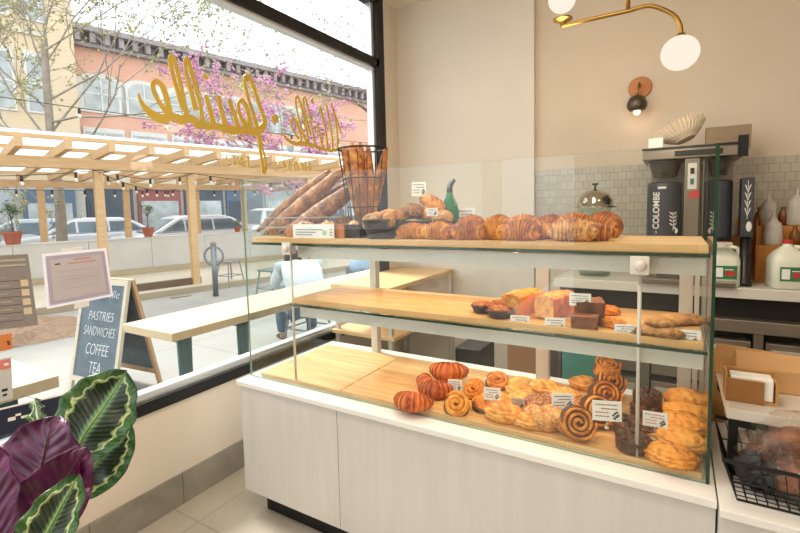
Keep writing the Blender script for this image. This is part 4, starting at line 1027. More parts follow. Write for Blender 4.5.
for i, (px, py, rz, s_, lab, dz) in enumerate([
    (505, 419, .1, .95, 'long flaky almond pastry at the very front, right of the raisin swirl', 0),
    (523, 406, .5, .9, 'flaky pastry just below the small grey card', 0),
    (545, 393, .2, .9, 'orange gold flaky pastry at the back, right of the small grey card', 0),
    (520, 396, -.4, .85, 'flaky pastry right of the second white card', 0),
    (585, 388, .1, .82, 'flaky pastry at the back left of the stacked cinnamon rolls', 0),
    (520, 388, .7, .75, 'small browned pastry beside the back raisin swirl', 0),
    (495, 404, .2, .8, 'yellow flaky pastry between the raisin swirls and the grey card', .0),
    (532, 426, .3, .8, 'flaky pastry at the front left of the twisted buns', 0),
    (565, 400, .0, .8, 'flaky pastry directly behind the middle white card', 0)]):
    P = at(px, py, 2, ZL); P.z = ZL+dz; inst(('to', i % 3), TO[i % 3], P, rz, lab, 'pastry', G4, s_)
TWP = lambda: twist('twisted_bun', m_pow, .17, .030, 8, 1.4)
for (px, py, rz, s_, lab) in [(552, 428, .15, 1.0, 'sugared twisted bun at the front, left of the big cinnamon spiral'), (549, 413, .4, .95, 'sugared twisted bun behind the front one, under the middle white card'), (571, 417, .2, .85, 'twisted bun squeezed between the card and the big cinnamon spiral')]:
    P = at(px, py, 2, ZL); inst('twp', TWP, P, rz, lab, 'bun', 'twisted buns on the lower board', s_)
# big cinnamon rolls leaning in a row
G5 = 'cinnamon rolls leaning in a row'
CT = lambda: coil_thick('cinnamon_roll', m_turn, m_chocb, .062, .06, 3.0)
for (px, py, s_, rx, rz, dz, lab) in [
    (577, 438, .98, 1.25, .42, .054, 'big cinnamon roll facing the viewer with its dark spiral, frontmost'),
    (596, 425, .98, 1.2, .50, .054, 'cinnamon roll leaning right behind the frontmost spiral, under the large card'),
    (604, 410, 1.0, 1.1, .55, .056, 'cinnamon roll in the middle of the leaning row behind the large card'),
    (609, 397, 1.0, .9, .6, .058, 'cinnamon roll third back in the leaning row'),
    (606, 394, .9, .35, .6, .105, 'cinnamon roll lying on top at the back of the leaning row')]:
    P = at(px, py, 2, ZL); P.z = ZL+dz; inst('ct', CT, P, 0, lab, 'cinnamon roll', G5, s_, (rx, 0, rz))
G6 = 'dark chocolate pastries'
for i, (px, py, s_, dz, lab) in enumerate([
    (633, 449, .92, 0, 'round dark chocolate tart with crumble at the front, left of the steel rod'),
    (649, 436, .9, 0, 'dark chocolate pastry behind the front tart, right of the steel rod'),
    (629, 433, .9, 0, 'dark chocolate pastry at the foot of the cinnamon rolls'),
    (646, 417, .95, 0, 'dark chocolate pastry at the back, under the rear half of the row'),
    (647, 416, .85, .047, 'topmost dark chocolate pastry, stacked at the back of the row')]):
    P = at(px, py, 2, ZL); P.z = ZL+dz; inst('cx', lambda: choc_round('chocolate_tart'), P, i*1.3, lab, 'chocolate tart', G6, s_)
G7 = 'golden turnovers stacked at the right'
TV = [lambda i=i: turnover('apple_turnover', m_turn, .14, .10, .055, 15+i) for i in range(2)]
for i, (px, py, rz, s_, dz, rx, lab) in enumerate([
    (671, 462, -.1, .98, 0, 0, 'golden flaky turnover at the very front right corner of the lower board'),
    (681, 449, -.2, .95, .012, .25, 'golden turnover leaning on the frontmost turnover'),
    (683, 437, -.15, .98, .026, .3, 'golden turnover in the middle of the leaning stack beside the right glass'),
    (686, 427, -.2, .95, .036, .3, 'golden turnover third back beside the right glass'),
    (686, 417, -.1, .98, .045, .25, 'golden turnover uppermost at the back of the right hand stack'),
    (661, 441, .4, .8, 0, 0, 'golden turnover half hidden behind the price card at right')]):
    P = at(px, py, 2, ZL); P.z = ZL+dz; inst(('tv', i % 2), TV[i % 2], P, 0, lab, 'turnover', G7, s_, (rx, 0, rz))
# --- middle shelf
def tartlet():
    mb = MB(); mb.lathe([(0, 0), (.036, 0), (.046, .026), (.043, .027), (.04, .02), (0, .02)], 26); o = mb.build('tartlet', m_cup)
    b = MB(); b.blob(.042, .042, .016, (0, 0, .024), 26, 12, fn=lambda d, th, ph: 1+.25*nzz(d, 5, 3)); b.build('filling', m_tart, o, smooth=True); return o
for (px, Y, s_, lab) in [(484, 1.56, 1, 'fruit filled tartlet in a dark cup, leftmost on the middle shelf'), (500, 1.51, 1.0, 'fruit filled tartlet in a dark cup in front of the others on the middle shelf'), (503, 1.62, .95, 'tartlet at the back of the group of three on the middle shelf')]:
    inst('tl', tartlet, V((xat(px, Y, 315), Y, ZM)), 0, lab, 'tart', 'tartlets on the middle shelf', s_)
def slab(name, L, W_, H, m, seed=0, bev=.006, dome=.3):
    n = 14; mb = MB(); vs = []; fs = []
    for i in range(n+1):
        for k in range(n+1):
            u, v_ = i/n-.5, k/n-.5; vs.append(V((u*L, v_*W_, H*(1-dome*(4*v_*v_)*.5-dome*.2*(4*u*u))*(1+.05*nzz((u, v_, 0), 6, seed)))))
    top = list(vs); m1 = n+1
    for i in range(n):
        for k in range(n): fs.append((i*m1+k, (i+1)*m1+k, (i+1)*m1+k+1, i*m1+k+1))
    base = [V((p.x*.94, p.y*.94, 0)) for p in top]; N0 = m1*m1; vs += base
    for i in range(n):
        for k in range(n): fs.append((N0+i*m1+k, N0+i*m1+k+1, N0+(i+1)*m1+k+1, N0+(i+1)*m1+k))
    for i in range(n):
        for a, b in (((i*m1), (i+1)*m1), ((i+1)*m1+n, i*m1+n), (i+1, i), (n*m1+i, n*m1+i+1)): fs.append((a, b, N0+b, N0+a))
    mb.add(vs, fs); return mb.build(name, m, smooth=False, bevel=.002)
def loafcake(m=m_orng, L=.15, H=.085):
    o = slab('loaf_cake', L, .075, H, m, 2)
    # cut face of paler crumb
    MB().prism([(-.034, .004), (.034, .004), (.036, H*.72), (.02, H*.9), (-.02, H*.9), (-.036, H*.72)], -L/2-.002, -L/2+.004, 'yz').build('cut_face', m_cake, o); return o
inst('lc', loafcake, V((xat(523, 1.60, 310), 1.60, ZM)), 1.25, 'orange loaf cake with pale cut face, nearest the tartlets on the middle shelf', 'cake', 'loaf cakes on the middle shelf')
inst('lc', loafcake, V((xat(556, 1.61, 310), 1.61, ZM)), 1.25, 'orange loaf cake with pale cut face between the other orange cake and the brown loaf', 'cake', 'loaf cakes on the middle shelf')
o = slab('loaf_cake', .085, .10, .075, m_brown, 7, dome=.06); put(o, V((xat(589, 1.57, 310), 1.57, ZM)), .25, 'dark brown square loaf on the middle shelf under the raised card', 'cake', 'loaf cakes on the middle shelf')
o = slab('loaf_cake', .08, .06, .04, m_choc, 9, dome=.06); put(o, V((xat(584, 1.475, 310), 1.492, ZM)), .1, 'low dark chocolate slice at the edge in front of the brown square loaf', 'cake')
inst('to2', lambda: turnover('financier', m_orng, .085, .05, .035, 31), V((xat(603, 1.60, 315), 1.70, ZM)), .2, 'little orange cake right behind the brown square loaf', 'cake', 'small orange cakes')
inst('to2', None, V((xat(612, 1.50, 320), 1.53, ZM)), -.3, 'little orange cake left of the third price card on the middle shelf', 'cake', 'small orange cakes', .95)
for i, (px, Y, s_, lab, dz) in enumerate([(668, 1.49, 1.0, 'round cookie at the front edge between the rod and the right price card', 0), (650, 1.50, .95, 'round cookie just right of the steel rod on the middle shelf', 0), (674, 1.66, 1.05, 'round cookie at the back right of the middle shelf', 0), (689, 1.68, .95, 'brown cookie at the back, nearest the right glass', .0), (660, 1.51, .9, 'cookie resting on top of the front pair', .021)]):
    inst('ck', lambda: cookie('cookie'), V((xat(px, Y, 335), Y, ZM+dz)), i*.8, lab, 'cookie', 'cookies on the middle shelf', s_)
# ================================================================ PRICE CARDS
m_leafmark = m_inkblack
def card(P, w, h, yaw, pitch, label, zb, stem=True, colour=None, red=0, name='price_card', holder=True):
    r = bpy.data.objects.new(name, None); COL.objects.link(r); r.location = P; r.rotation_euler = (0, 0, yaw); tag(r, label, 'price card')
    z0 = P.z; M = Matrix.Rotation(-pitch, 4, 'X')
    MB().box(-w/2, w/2, 0, .0012, 0, h, M=M).build('card', colour or m_paper, r)
    mb = MB(); rnd = random.Random(int(P.x*9999))
    rows = 4
    for k in range(rows):
        zz = h*(.80-.19*k); x = -w*.40
        lim = w*(.36 if k < 2 else .08); 
        if k == 1: x = -w*.2
        while x < lim:
            L = rnd.uniform(.05, .12)*w; mb.box(x, min(x+L, lim), -.0012, -.0002, zz-h*.022, zz+h*.022, M=M); x += L+.02*w
    mb.build('printed_words', m_inkred if red else m_ink, r)
    mb = MB()
    mb.beam(M @ V((w*.18, -.001, h*.12)), M @ V((w*.40, -.001, h*.42)), h*.02, .001, up=V((0, 1, 0)))
    for (a, b) in ((.24, .2), (.30, .29), (.36, .36)):
        for sg in (-1, 1): mb.blob(w*.045, .0006, h*.05, M @ V((w*(a+.03*sg), -.001, h*(b+.10*(1 if sg < 0 else -.6)))), 8, 5)
    mb.build('leaf_mark', m_leafmark, r)
    if stem:
        MB().tube([(0, .003, .004), (0, .003+.0, -(z0-zb))], .0016, 6).build('stem', m_satin, r)
        if holder: MB().lathe([(0, 0), (.007, 0), (.006, .004), (0, .005)], 12, o=(0, .003, -(z0-zb))).build('foot', m_satin, r)
    return r
def cardpx(px, py, Y, w, h, label, zb, yaw=.25, pitch=.1, **k):
    P = at(px, py, 1, Y); return card(P, w, h, yaw, pitch, label, zb, **k)
cardpx(455, 391, 1.60, .056, .045, 'small white price card standing among the orange croissants', ZL+.03)
cardpx(492, 400, 1.56, .060, .045, 'small white price card above the raisin swirls', ZL+.03)
cardpx(518, 408, 1.57, .045, .035, 'tiny greyish card among the flaky pastries', ZL+.03, colour=plain('grey_card', '#c9b9a6', .7))
cardpx(563, 409, 1.54, .072, .052, 'white price card in the middle of the pastries above the twisted buns', ZL+.03, yaw=.45)
cardpx(607, 421, 1.50, .085, .062, 'large white price card with red heading in front of the cinnamon rolls', ZL+.05, red=1, yaw=.3)
cardpx(655, 427, 1.53, .066, .045, 'white price card with red heading above the chocolate tarts and turnovers', ZL+.03, red=1, yaw=.1)
cardpx(520, 327, 1.475, .062, .038, 'white price card at shelf edge in front of the left orange loaf cake', ZM, stem=False)
cardpx(555, 331, 1.475, .062, .042, 'white price card at shelf edge in front of the second orange loaf cake', ZM, stem=False)
cardpx(580, 306, 1.52, .064, .040, 'white price card on a stem raised above the dark brown loaf', ZM, yaw=.1)
cardpx(626, 336, 1.475, .062, .034, 'white price card at shelf edge left of the steel rod', ZM, stem=False)
cardpx(686, 345, 1.475, .068, .042, 'white price card with leaf mark at the right end of the middle shelf', ZM, stem=False, yaw=.05)
cardpx(432, 216, 1.60, .045, .032, 'small white card on a wire stem in front of the dark bread tray', ZT)
cardpx(419, 196, 1.76, .062, .062, 'tilted white card sticking up behind the loaves near the bottle', ZT, yaw=.5, pitch=.2)
cardpx(465, 224, 1.80, .085, .068, 'white card with leaf drawing standing at the back of the top shelf', ZT, yaw=.2, stem=False)
# ================================================================ BAGUETTES, BASKETS, TRAYS
def baguette(a, b, R, m, label, grp, seed, cuts=6):
    a, b = V(a), V(b); L = (b-a).length; mb = MB(); n = 60; pts = []; rad = []
    for i in range(n+1):
        t = i/n; e = (sin(pi*min(max(t, .012), .988)))**.38; c = abs(sin(t*cuts*pi)); pts.append(V((0, .006*sin(t*3+seed), t*L))); rad.append(R*e*(1-.10*(1-c)**2+.04*nzz((t*8, seed, 0), 1)))
    mb.tube(pts, rad, 18)
    # slanted scores: ridges of lifted crust
    bk = []
    for v_ in mb.v:
        th = atan2(v_.y, v_.x); u = v_.z/L*cuts+th/6.283
        bk.append((-.5*max(0, sin(u*2*pi))**2+.22)); k = 1+.17*max(0, sin(u*2*pi))**3*(1 if cos(th-1) > 0 else .2)+.03*noise.noise(v_*60); v_.x *= k; v_.y *= k
    o = mb.build('baguette', m, smooth=True, bake=bk)
    z = (b-a).normalized(); x, y = frame(z); o.matrix_world = basis(x, y, z, a); return tag(o, label, 'baguette', grp)
GB = 'baguettes in the wire baskets'
def TP(px, py, Y): return at(px, py, 1, Y)
baguette(TP(258, 232, 1.66), TP(329, 170, 1.76), .026, m_bag, 'thin baguette lying highest, furthest left of the leaning baguettes', GB, 1)
baguette(TP(263, 238, 1.60), TP(346, 166, 1.74), .034, m_bag, 'baguette leaning across the wire basket with its pointed end on the tall basket', GB, 2)
baguette(TP(283, 238, 1.54), TP(358, 184, 1.72), .043, m_bag, 'thick floury baguette lying lowest and nearest in the long wire basket', GB, 3)
baguette(TP(270, 238, 1.70), TP(362, 176, 1.80), .034, m_bag, 'thick dark baguette half hidden under the leaning ones', GB, 4)
UB = V((xat(364, 1.69, 200), 1.69, ZT))
for (ax, ay, bx, by, R, lab, s_) in [
    (361, 226, 343, 146, .020, 'upright baguette at the left rim of the tall wire basket'),
    (367, 228, 352, 143, .026, 'thick upright baguette standing in the middle of the tall wire basket'),
    (372, 228, 360, 142, .020, 'upright baguette rising highest behind the thick one in the tall basket'),
    (374, 226, 369, 146, .018, 'slim upright baguette right of centre in the tall basket'),
    (373, 222, 386, 147, .018, 'upright baguette leaning to the right rim of the tall wire basket')] and [
    (361, 226, 343, 146, .020, 'upright baguette at the left rim of the tall wire basket', 1),
    (367, 228, 352, 143, .026, 'thick upright baguette standing in the middle of the tall wire basket', 2),
    (370, 228, 361, 142, .020, 'upright baguette rising highest behind the thick one in the tall basket', 3),
    (374, 226, 369, 146, .018, 'slim upright baguette right of centre in the tall basket', 4),
    (373, 222, 386, 147, .018, 'upright baguette leaning to the right rim of the tall wire basket', 5)]:
    Y1 = 1.69+{1: -.02, 2: -.035, 3: .03, 4: 0, 5: .02}[s_]
    baguette(TP(ax, ay, Y1), TP(bx, by, Y1+.01), R*1.18, m_bagl, lab, GB, s_+5, 5)
m_wire = plain('dark_wire', '#3a3330', .45, .6); m_wirel = plain('silver_wire', '#a9a7a2', .35, .8)
r = empty('tall_wire_basket', UB, 'tall round dark wire basket holding upright baguettes', 'basket')
zt = TP(364, 149, 1.69).z-ZT
for z, R in ((.004, .062), (zt*.33, .075), (zt*.66, .092), (zt, .108)):
    MB().tube([(R*cos(t), R*sin(t), z) for t in [2*pi*k/32 for k in range(32)]], .0028 if z < zt else .0045, 6, closed=True).build('ring', m_wire, r)
mb = MB()
for k in range(16):
    t = 2*pi*k/16; mb.tube([(.062*cos(t), .062*sin(t), .004), (.075*cos(t), .075*sin(t), zt*.33), (.108*cos(t), .108*sin(t), zt)], .0018, 5)
mb.build('upright_wires', m_wire, r)
mb = MB()
for k in range(-2, 3): mb.tube([(-.058, .024*k, .004), (.058, .024*k, .004)], .0015, 4)
mb.build('base_wires', m_wire, r)
xl, xr = -1.665, xat(352, 1.6, 235)
r = empty('long_wire_basket', ((xl+xr)/2, 1.63, ZT), 'low long silver wire basket under the leaning baguettes', 'basket')
wx, wy, hz_ = (xr-xl)/2, .11, .085
for z, nm in ((.003, 'ring'), (hz_*.5, 'ring'), (hz_, 'ring')): MB().tube([(-wx, -wy, z), (wx, -wy, z), (wx, wy, z), (-wx, wy, z)], .0022, 6, closed=True).build(nm, m_wirel, r)
mb = MB()
for k in range(17):
    x = -wx+2*wx*k/16
    for y in (-wy, wy): mb.tube([(x, y, .003), (x, y, hz_)], .0013, 5)
    mb.tube([(x, -wy, .003), (x, wy, .003)], .0013, 5)
for k in range(8):
    y = -wy+2*wy*k/7
    for x in (-wx, wx): mb.tube([(x, y, .003), (x, y, hz_)], .0013, 5)
mb.build('mesh_wires', m_wirel, r)
# wooden crate with sign
x0, x1 = xat(285, 1.475, 230), xat(343, 1.475, 230)
r = empty('bread_crate', ((x0+x1)/2, 1.52, ZT), 'small orange brown wooden crate with flat loaves behind the white sign', 'crate')
m_cr = wood('orange_crate_wood', '#a8632c', '#c77f3e', rough=.45); m_dkw = plain('dark_crate_board', '#2c1d17', .6)
w_ = (x1-x0)/2
MB().box(-w_, w_, -.04, -.032, 0, .055).box(-w_, w_, .082, .09, 0, .055).box(-w_, -w_+.008, -.032, .082, 0, .055).box(w_-.008, w_, -.032, .082, 0, .055).box(-w_, w_, -.032, .082, 0, .005).build('box', m_cr, r, bevel=.001)
r2 = empty('dark_tray', (xat(354, 1.50, 230), 1.53, ZT), 'black brown low box between the orange crate and the round basket', 'tray')
MB().box(-.035, .035, -.04, -.032, 0, .055).box(-.035, .035, .082, .09, 0, .055).box(-.035, -.027, -.032, .082, 0, .055).box(.027, .035, -.032, .082, 0, .055).box(-.035, .035, -.032, .082, 0, .005).build('box', m_dkw, r2, bevel=.001)
for (px, Y, L, lab) in [(305, 1.545, .11, 'flat floury roll in the orange crate, nearest the leaning baguettes'), (328, 1.555, .085, 'flat floury roll at the right end of the orange crate'), (354, 1.56, .055, 'floury roll lying in the dark box by the round basket')]:
    o = inst('flr', lambda: loafb('flat_roll', m_loaf, .11, .085, .05, 3, 3), V((xat(px, Y, 225), Y, ZT+.0055)), .3, lab, 'bread roll', 'floury rolls', L/.11)
    o.scale = (L/.11, .95, 1.25)
r = empty('leafy_loaf_pile', (xat(341, 1.64, 220), 1.64, ZT), '', '') if 0 else None
o = loafb('seeded_loaf', m_loaf, .13, .09, .085, 14, 6, .3, .6, .16); put(o, V((xat(338, 1.70, 215), 1.745, ZT)), .4, 'rough crusted loaf behind the crate at the foot of the tall wire basket', 'loaf')
P = at(300, 239.3, 1, 1.462); xs0, xs1 = xat(293, 1.462, 240), xat(334, 1.462, 240)
r = empty('bread_sign', ((xs0+xs1)/2, 1.464, ZT), 'wide white sign with green leaf mark leaning on the orange crate', 'sign')
sw_ = (xs1-xs0)/2
MB().box(-sw_, sw_, 0, .002, 0, .058).build('sign_card', m_paper, r)
mb = MB(); rnd = random.Random(4)
for k in range(3):
    x = -sw_*.85
    while x < (sw_*.45, sw_*.1, -sw_*.1)[k]: L = rnd.uniform(.006, .013); mb.box(x, x+L, -.0012, -.0002, .034-.011*k, .037-.011*k); x += L+.003
    mb.box(sw_*.8, sw_*.92, -.0012, -.0002, .034-.011*k, .037-.011*k)
mb.build('printed_words', m_ink, r)
MB().lathe([(0, 0), (.011, 0), (.011, .001), (0, .001)], 18, M=Matrix.Translation((sw_*.55, 0, .022)) @ Matrix.Rotation(pi/2, 4, 'X')).build('leaf_mark', plain('pale_green_mark', '#b9c79a', .7), r)
# round woven basket
m_wick = plain('dark_wicker', '#43332a', .6, var=.25, nscale=40)
def basket(P, R0, R1, H, label):
    r = empty('woven_basket', P, label, 'basket'); mb = MB(); rows = 8; n = 56
    for j in range(rows):
        z = (j+.5)*H/rows; R = R0+(R1-R0)*z/H
        mb.tube([((R+(.0035 if (k//2+j) % 2 else -.0035))*cos(2*pi*k/n), (R+(.0035 if (k//2+j) % 2 else -.0035))*sin(2*pi*k/n), z) for k in range(n)], H/rows*.55, 6, closed=True)
    mb.build('woven_side', m_wick, r, smooth=True)
    MB().tube([((R1+.002)*cos(2*pi*k/n), (R1+.002)*sin(2*pi*k/n), H) for k in range(n)], .007, 8, closed=True).build('rim', m_wick, r, smooth=True)
    MB().lathe([(0, 0), (R0, 0), (R0, .006), (0, .006)], 24).build('base', m_wick, r); return r
BP = V((xat(381, 1.51, 230), 1.512, ZT)); basket(BP, .046, .066, .070, 'small round dark woven basket full of little loaves on the top shelf')
for i, (dx, dy, dz, L, ry, rz, m_, lab) in enumerate([(-.03, -.012, .03, .075, -.9, .3, m_loaf, 'floury small loaf standing at the left in the woven basket'), (.004, -.02, .034, .085, -1.2, .1, m_loaf, 'pale floury small loaf standing in the centre of the woven basket'), (.012, .028, .04, .10, -.3, .5, m_bagl, 'ridged golden loaf lying across the back of the woven basket'), (.036, -.008, .032, .07, -.7, 2.6, m_bagl, 'golden small loaf at the right in the woven basket')]):
    o = loafb('small_loaf', m_, L, .05, .048, 20+i, 5, .3); put(o, BP+V((dx, dy, dz+.026)), 0, lab, 'bread roll', None, .95, (0, ry, rz))
# long dark tray with loaves
xa, xb = xat(398, 1.70, 225), xat(449, 1.70, 225)
r = empty('bread_tray', ((xa+xb)/2, 1.72, ZT), 'long dark tray piled with loaves behind the front croissants', 'tray'); w_ = (xb-xa)/2
MB().box(-w_, w_, -.06, -.054, 0, .06).box(-w_, w_, .054, .06, 0, .06).box(-w_, -w_+.006, -.054, .054, 0, .06).box(w_-.006, w_, -.054, .054, 0, .06).box(-w_, w_, -.054, .054, 0, .02).build('box', m_dkw, r, bevel=.001)
ZR = ZT+.021
for i, (px, Y, dz, L, ry, rz, m_, lab) in enumerate([
    (404, 1.70, .03, .10, -.25, .2, m_bagl, 'scored golden loaf at the left end of the dark tray'), (418, 1.73, .035, .12, .1, -.3, m_loaf, 'brown ribbed loaf in the middle of the dark tray'), (413, 1.69, .05, .10, .2, .5, m_loaf, 'floury brown loaf piled on the middle of the dark tray'),
    (431, 1.72, .03, .10, .2, .2, m_bagl, 'scored loaf toward the right of the dark tray'), (431, 1.73, .08, .13, .45, -.1, m_cro, 'shiny golden long roll lying on top of the pile by the green bottle'), (443, 1.71, .02, .08, 0, .3, m_loaf, 'small loaf at the right end of the dark tray')]):
    o = loafb('loaf', m_, L, .055, .05, 40+i, 5, .3); put(o, V((xat(px, Y, 215), Y, ZR+dz+.012)), 0, lab, 'loaf', 'loaves in the dark tray', 1.05, (0, ry, rz))
# green bottle
m_gbot = plain('green_bottle_glass', '#2c7a4d', .12, .0, var=.1); m_foil = plain('dark_silver_foil', '#7d8280', .35, .7)
P = V((xat(450, 1.775, 220), 1.775, ZT)); r = empty('bottle', P, 'green glass bottle with a swing stopper behind the loaves on the top shelf', 'bottle')
MB().lathe([(0, 0), (.032, 0), (.034, .005), (.034, .085), (.028, .11), (.014, .135), (.012, .150), (0, .150)], 28).build('body', m_gbot, r, smooth=True)
r.scale = (1.12, 1.12, 1.18); MB().tube([(0, 0, .150), (0, 0, .17), (.008, 0, .185), (.02, 0, .195)], [.012, .011, .010, .008], 12).build('stopper', m_foil, r, smooth=True)
# ================================================================ BACK COUNTER WITH COFFEE GEAR
ZB = .96; YBF = 2.85
bc = empty('back_counter', (.9, 3.12, 0), 'stainless refrigerated back counter with white top along the tiled wall', 'counter')
Ob = V(bc.location)
def bp(nm, mb, m, **k): o = mb.build(nm, m, bc, **k); o.matrix_parent_inverse = Matrix.Translation(-Ob); return o
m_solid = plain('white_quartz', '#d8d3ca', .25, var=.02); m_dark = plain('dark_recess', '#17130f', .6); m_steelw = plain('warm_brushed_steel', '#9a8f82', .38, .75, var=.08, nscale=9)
bp('countertop', MB().box(-.62, 2.2, YBF, 3.436, ZB-.055, ZB), m_solid, bevel=.004)
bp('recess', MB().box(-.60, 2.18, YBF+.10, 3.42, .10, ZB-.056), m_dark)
bp('steel_rail', MB().box(-.60, 2.18, YBF+.02, YBF+.099, .725, .79), m_steelw, bevel=.003)
xs = (-.60, -.12, .385, .895, 1.40, 1.90)
for i in range(len(xs)-1):
    a, b_ = xs[i], xs[i+1]
    bp('divider', MB().box(a-.02, a+.02, YBF+.035, YBF+.099, .10, .724), m_steelw)
    for z0, z1 in ((.44, .68), (.14, .40)):
        d = bp('drawer', MB().box(a+.03, b_-.03, YBF+.03, YBF+.098, z0, z1), m_steelw, bevel=.003)
        h = MB().box(a+.05, b_-.05, YBF+.008, YBF+.029, z1-.05, z1-.03).box(a+.05, b_-.05, YBF+.008, YBF+.02, z1-.07, z1-.05).build('handle', m_satin, d)
bp('plinth', MB().box(-.58, 2.16, YBF+.12, 3.40, .001, .099), m_black)
# wooden shelf unit under the window behind the case
r = empty('window_shelf_unit', (-1.77, 2.9, 0), 'low wooden shelf unit standing under the window behind the display case', 'shelf')
Os = V(r.location)
m_sh = wood('pale_shelf_wood', '#d9ad74', '#ecca98', rough=.5)
def sp_(nm, mb, m): o = mb.build(nm, m, r, bevel=.002); o.matrix_parent_inverse = Matrix.Translation(-Os); return o
sp_('top_board', MB().box(-2.005, -1.53, 2.42, 3.40, .872, .90), m_sh)
sp_('shelf_board', MB().box(-2.005, -1.50, 2.42, 3.40, .56, .585), m_sh)
for (x, y) in ((-1.99, 2.44), (-1.56, 2.44), (-1.99, 3.36), (-1.56, 3.36)): sp_('leg', MB().box(x, x+.03, y, y+.03, .001, .871), m_satin)
# ---------------- coffee brewer
YM = 2.85+.03
X0, X1 = at(645, 150, 1, YM).x, at(747, 145, 1, YM).x
def zx(px, py, Y=YM): P = at(px, py, 1, Y); return P.x, P.z
r = empty('coffee_brewer', ((X0+X1)/2, YM+.2, ZB), 'twin stainless coffee brewer with black brew baskets on the back counter', 'coffee machine')
Om = V(r.location)
def mp(nm, mb, m, par=None, **k):
    o = mb.build(nm, m, par or r, **k)
    if par is None: o.matrix_parent_inverse = Matrix.Translation(-Om)
    return o
ztop = zx(700, 146)[1]
m_brew = plain('brewer_steel', '#8f857a', .3, .8, var=.05); m_urnb = plain('charcoal_urn', '#3c3d44', .4, .2, var=.1); m_blk = plain('black_plastic', '#131315', .35)
zt0 = ztop-.06
mp('hood', MB().box(X0-.01, X1, YM-.03, YM+.42, zt0, ztop), m_brew, bevel=.004)
mp('hood_band', MB().box(X0+.14, X1-.10, YM-.036, YM-.0305, zt0+.012, ztop-.02), m_dark)
mp('hood_edge', MB().box(X0-.012, X1+.004, YM-.04, YM-.0305, ztop-.008, ztop+.004), m_black)
mp('corner_block', MB().box(X1-.04, X1+.002, YM-.045, YM-.031, zt0-.01, ztop+.035), m_black)
xa, xb = at(684, 200, 1, YM).x, at(699, 200, 1, YM).x
col = mp('column', MB().box(xa, xb, YM-.02, YM+.40, ZB+.001, zt0-.001), m_brew, bevel=.003)
xm = (xa+xb)/2; zc_ = at(691, 175, 1, YM).z
pl_ = mp('control_panel', MB().box(xm-.02, xm+.02, YM-.026, YM-.0205, zc_-.075, zc_+.06), m_satin)
mp('switch', MB().box(xm-.009, xm+.009, YM-.031, YM-.0265, zc_+.005, zc_+.035), m_blk, pl_, bevel=.001)
mp('display', MB().box(xm-.008, xm+.008, YM-.030, YM-.0265, zc_-.05, zc_-.02), plain('teal_display', '#2d6f68', .3), pl_)
mp('red_tag', MB().prism([(xm-.005, zc_-.085), (xm+.03, zc_-.08), (xm+.035, zc_-.12), (xm+.012, zc_-.125), (xm-.02, zc_-.105)], YM-.0245, YM-.021), plain('red_tag', '#b8393a', .5), pl_)
mp('back_panel', MB().box(X0+.02, X1-.02, YM+.36, YM+.40, ZB+.03, zt0-.001), m_brew)
mp('base', MB().box(X0, X1-.03, YM-.06, YM+.42, ZB+.001, ZB+.03), m_brew, bevel=.004)
ub0, ub1 = at(646, 210, 1, YM).x, at(682, 210, 1, YM).x; ux = (ub0+ub1)/2; ur = (ub1-ub0)/2
zu1 = at(664, 182, 1, YM).z; zu0 = at(664, 237, 1, YM).z
def bask(x, rr):
    z1 = zt0-.001; z0 = at(664, 177, 1, YM).z
    b = mp('brew_basket', MB().lathe([(0, z0), (rr*.68, z0), (rr*.95, z1-.01), (rr, z1-.01), (rr, z1), (0, z1)], 28, o=(x, YM+.09, 0)), plain('smoky_plastic', '#4a3f39', .2), smooth=False)
    mp('basket_handle', MB().box(x-.018, x+.018, YM-.04, YM+.02, z0+.015, z1-.03), m_blk, b, bevel=.004)
def urn(x, rr):
    u = mp('urn', MB().lathe([(0, zu0-.02), (rr, zu0-.02), (rr, zu1-.01), (rr*.95, zu1), (rr*.3, zu1+.004), (0, zu1+.004)], 32, o=(x, YM+.09, 0)), m_urnb)
    for p in u.data.polygons: p.use_smooth = abs(p.normal.z) < .5
    mp('urn_foot', MB().lathe([(0, ZB+.031), (rr*.8, ZB+.031), (rr*.7, zu0-.0205), (0, zu0-.0205)], 24, o=(x, YM+.09, 0)), m_brew, u)
    mp('drip_tray', MB().box(x-rr*.9, x+rr*.9, YM-.055, YM+.0, zu0-.035, zu0-.022), m_satin, u, bevel=.003)
    # label wrapped on the urn front
    n = 14; vs = []
    for z in (zu0+.0, zu1-.02):
        for q in (1.0015, 1.006):
            for k in range(n+1): t = -pi/2-1.15+2.3*k/n; vs.append(V((x+rr*q*cos(t), YM+.09+rr*q*sin(t), z)))
    m1 = n+1; fs = []
    for k in range(n): fs += [(m1+k, m1+k+1, 3*m1+k+1, 3*m1+k), (k, 2*m1+k, 2*m1+k+1, k+1)]
    fs += [(k, k+1, m1+k+1, m1+k) for k in range(n)]+[(2*m1+k, 3*m1+k, 3*m1+k+1, 2*m1+k+1) for k in range(n)]
    lb = mp('label_wrap', MB().add(vs, fs), plain('navy_charcoal_label', '#33353f', .5, var=.03), u)
    return u
bask(ux, ur*.98); u1 = urn(ux, ur)
x2 = at(714, 210, 1, YM).x+.02; bask(x2, .055); urn(x2+.005, .06)
m_lab = plain('cream_print', '#dcd8cf', .6, var=.01)
def onurn(x, t, z, rr=ur): a = -pi/2+t; return V((x+rr*1.0075*cos(a), YM+.09+rr*1.0075*sin(a), z)), a
P_, a_ = onurn(ux, -.42, (zu0+zu1)/2-.005); nx_ = V((cos(a_), sin(a_), 0)); tx_ = V((-sin(a_), cos(a_), 0))
M = basis((0, 0, 1), -tx_, nx_, P_)
t = text('urn_lettering', 'COLOMBE', .047, m_lab, r, M, sx=.92, bold=.0008, ext=.0004); t.matrix_parent_inverse = Matrix.Translation(-Om)
P_, a_ = onurn(ux, -.42, zu0+.025); 
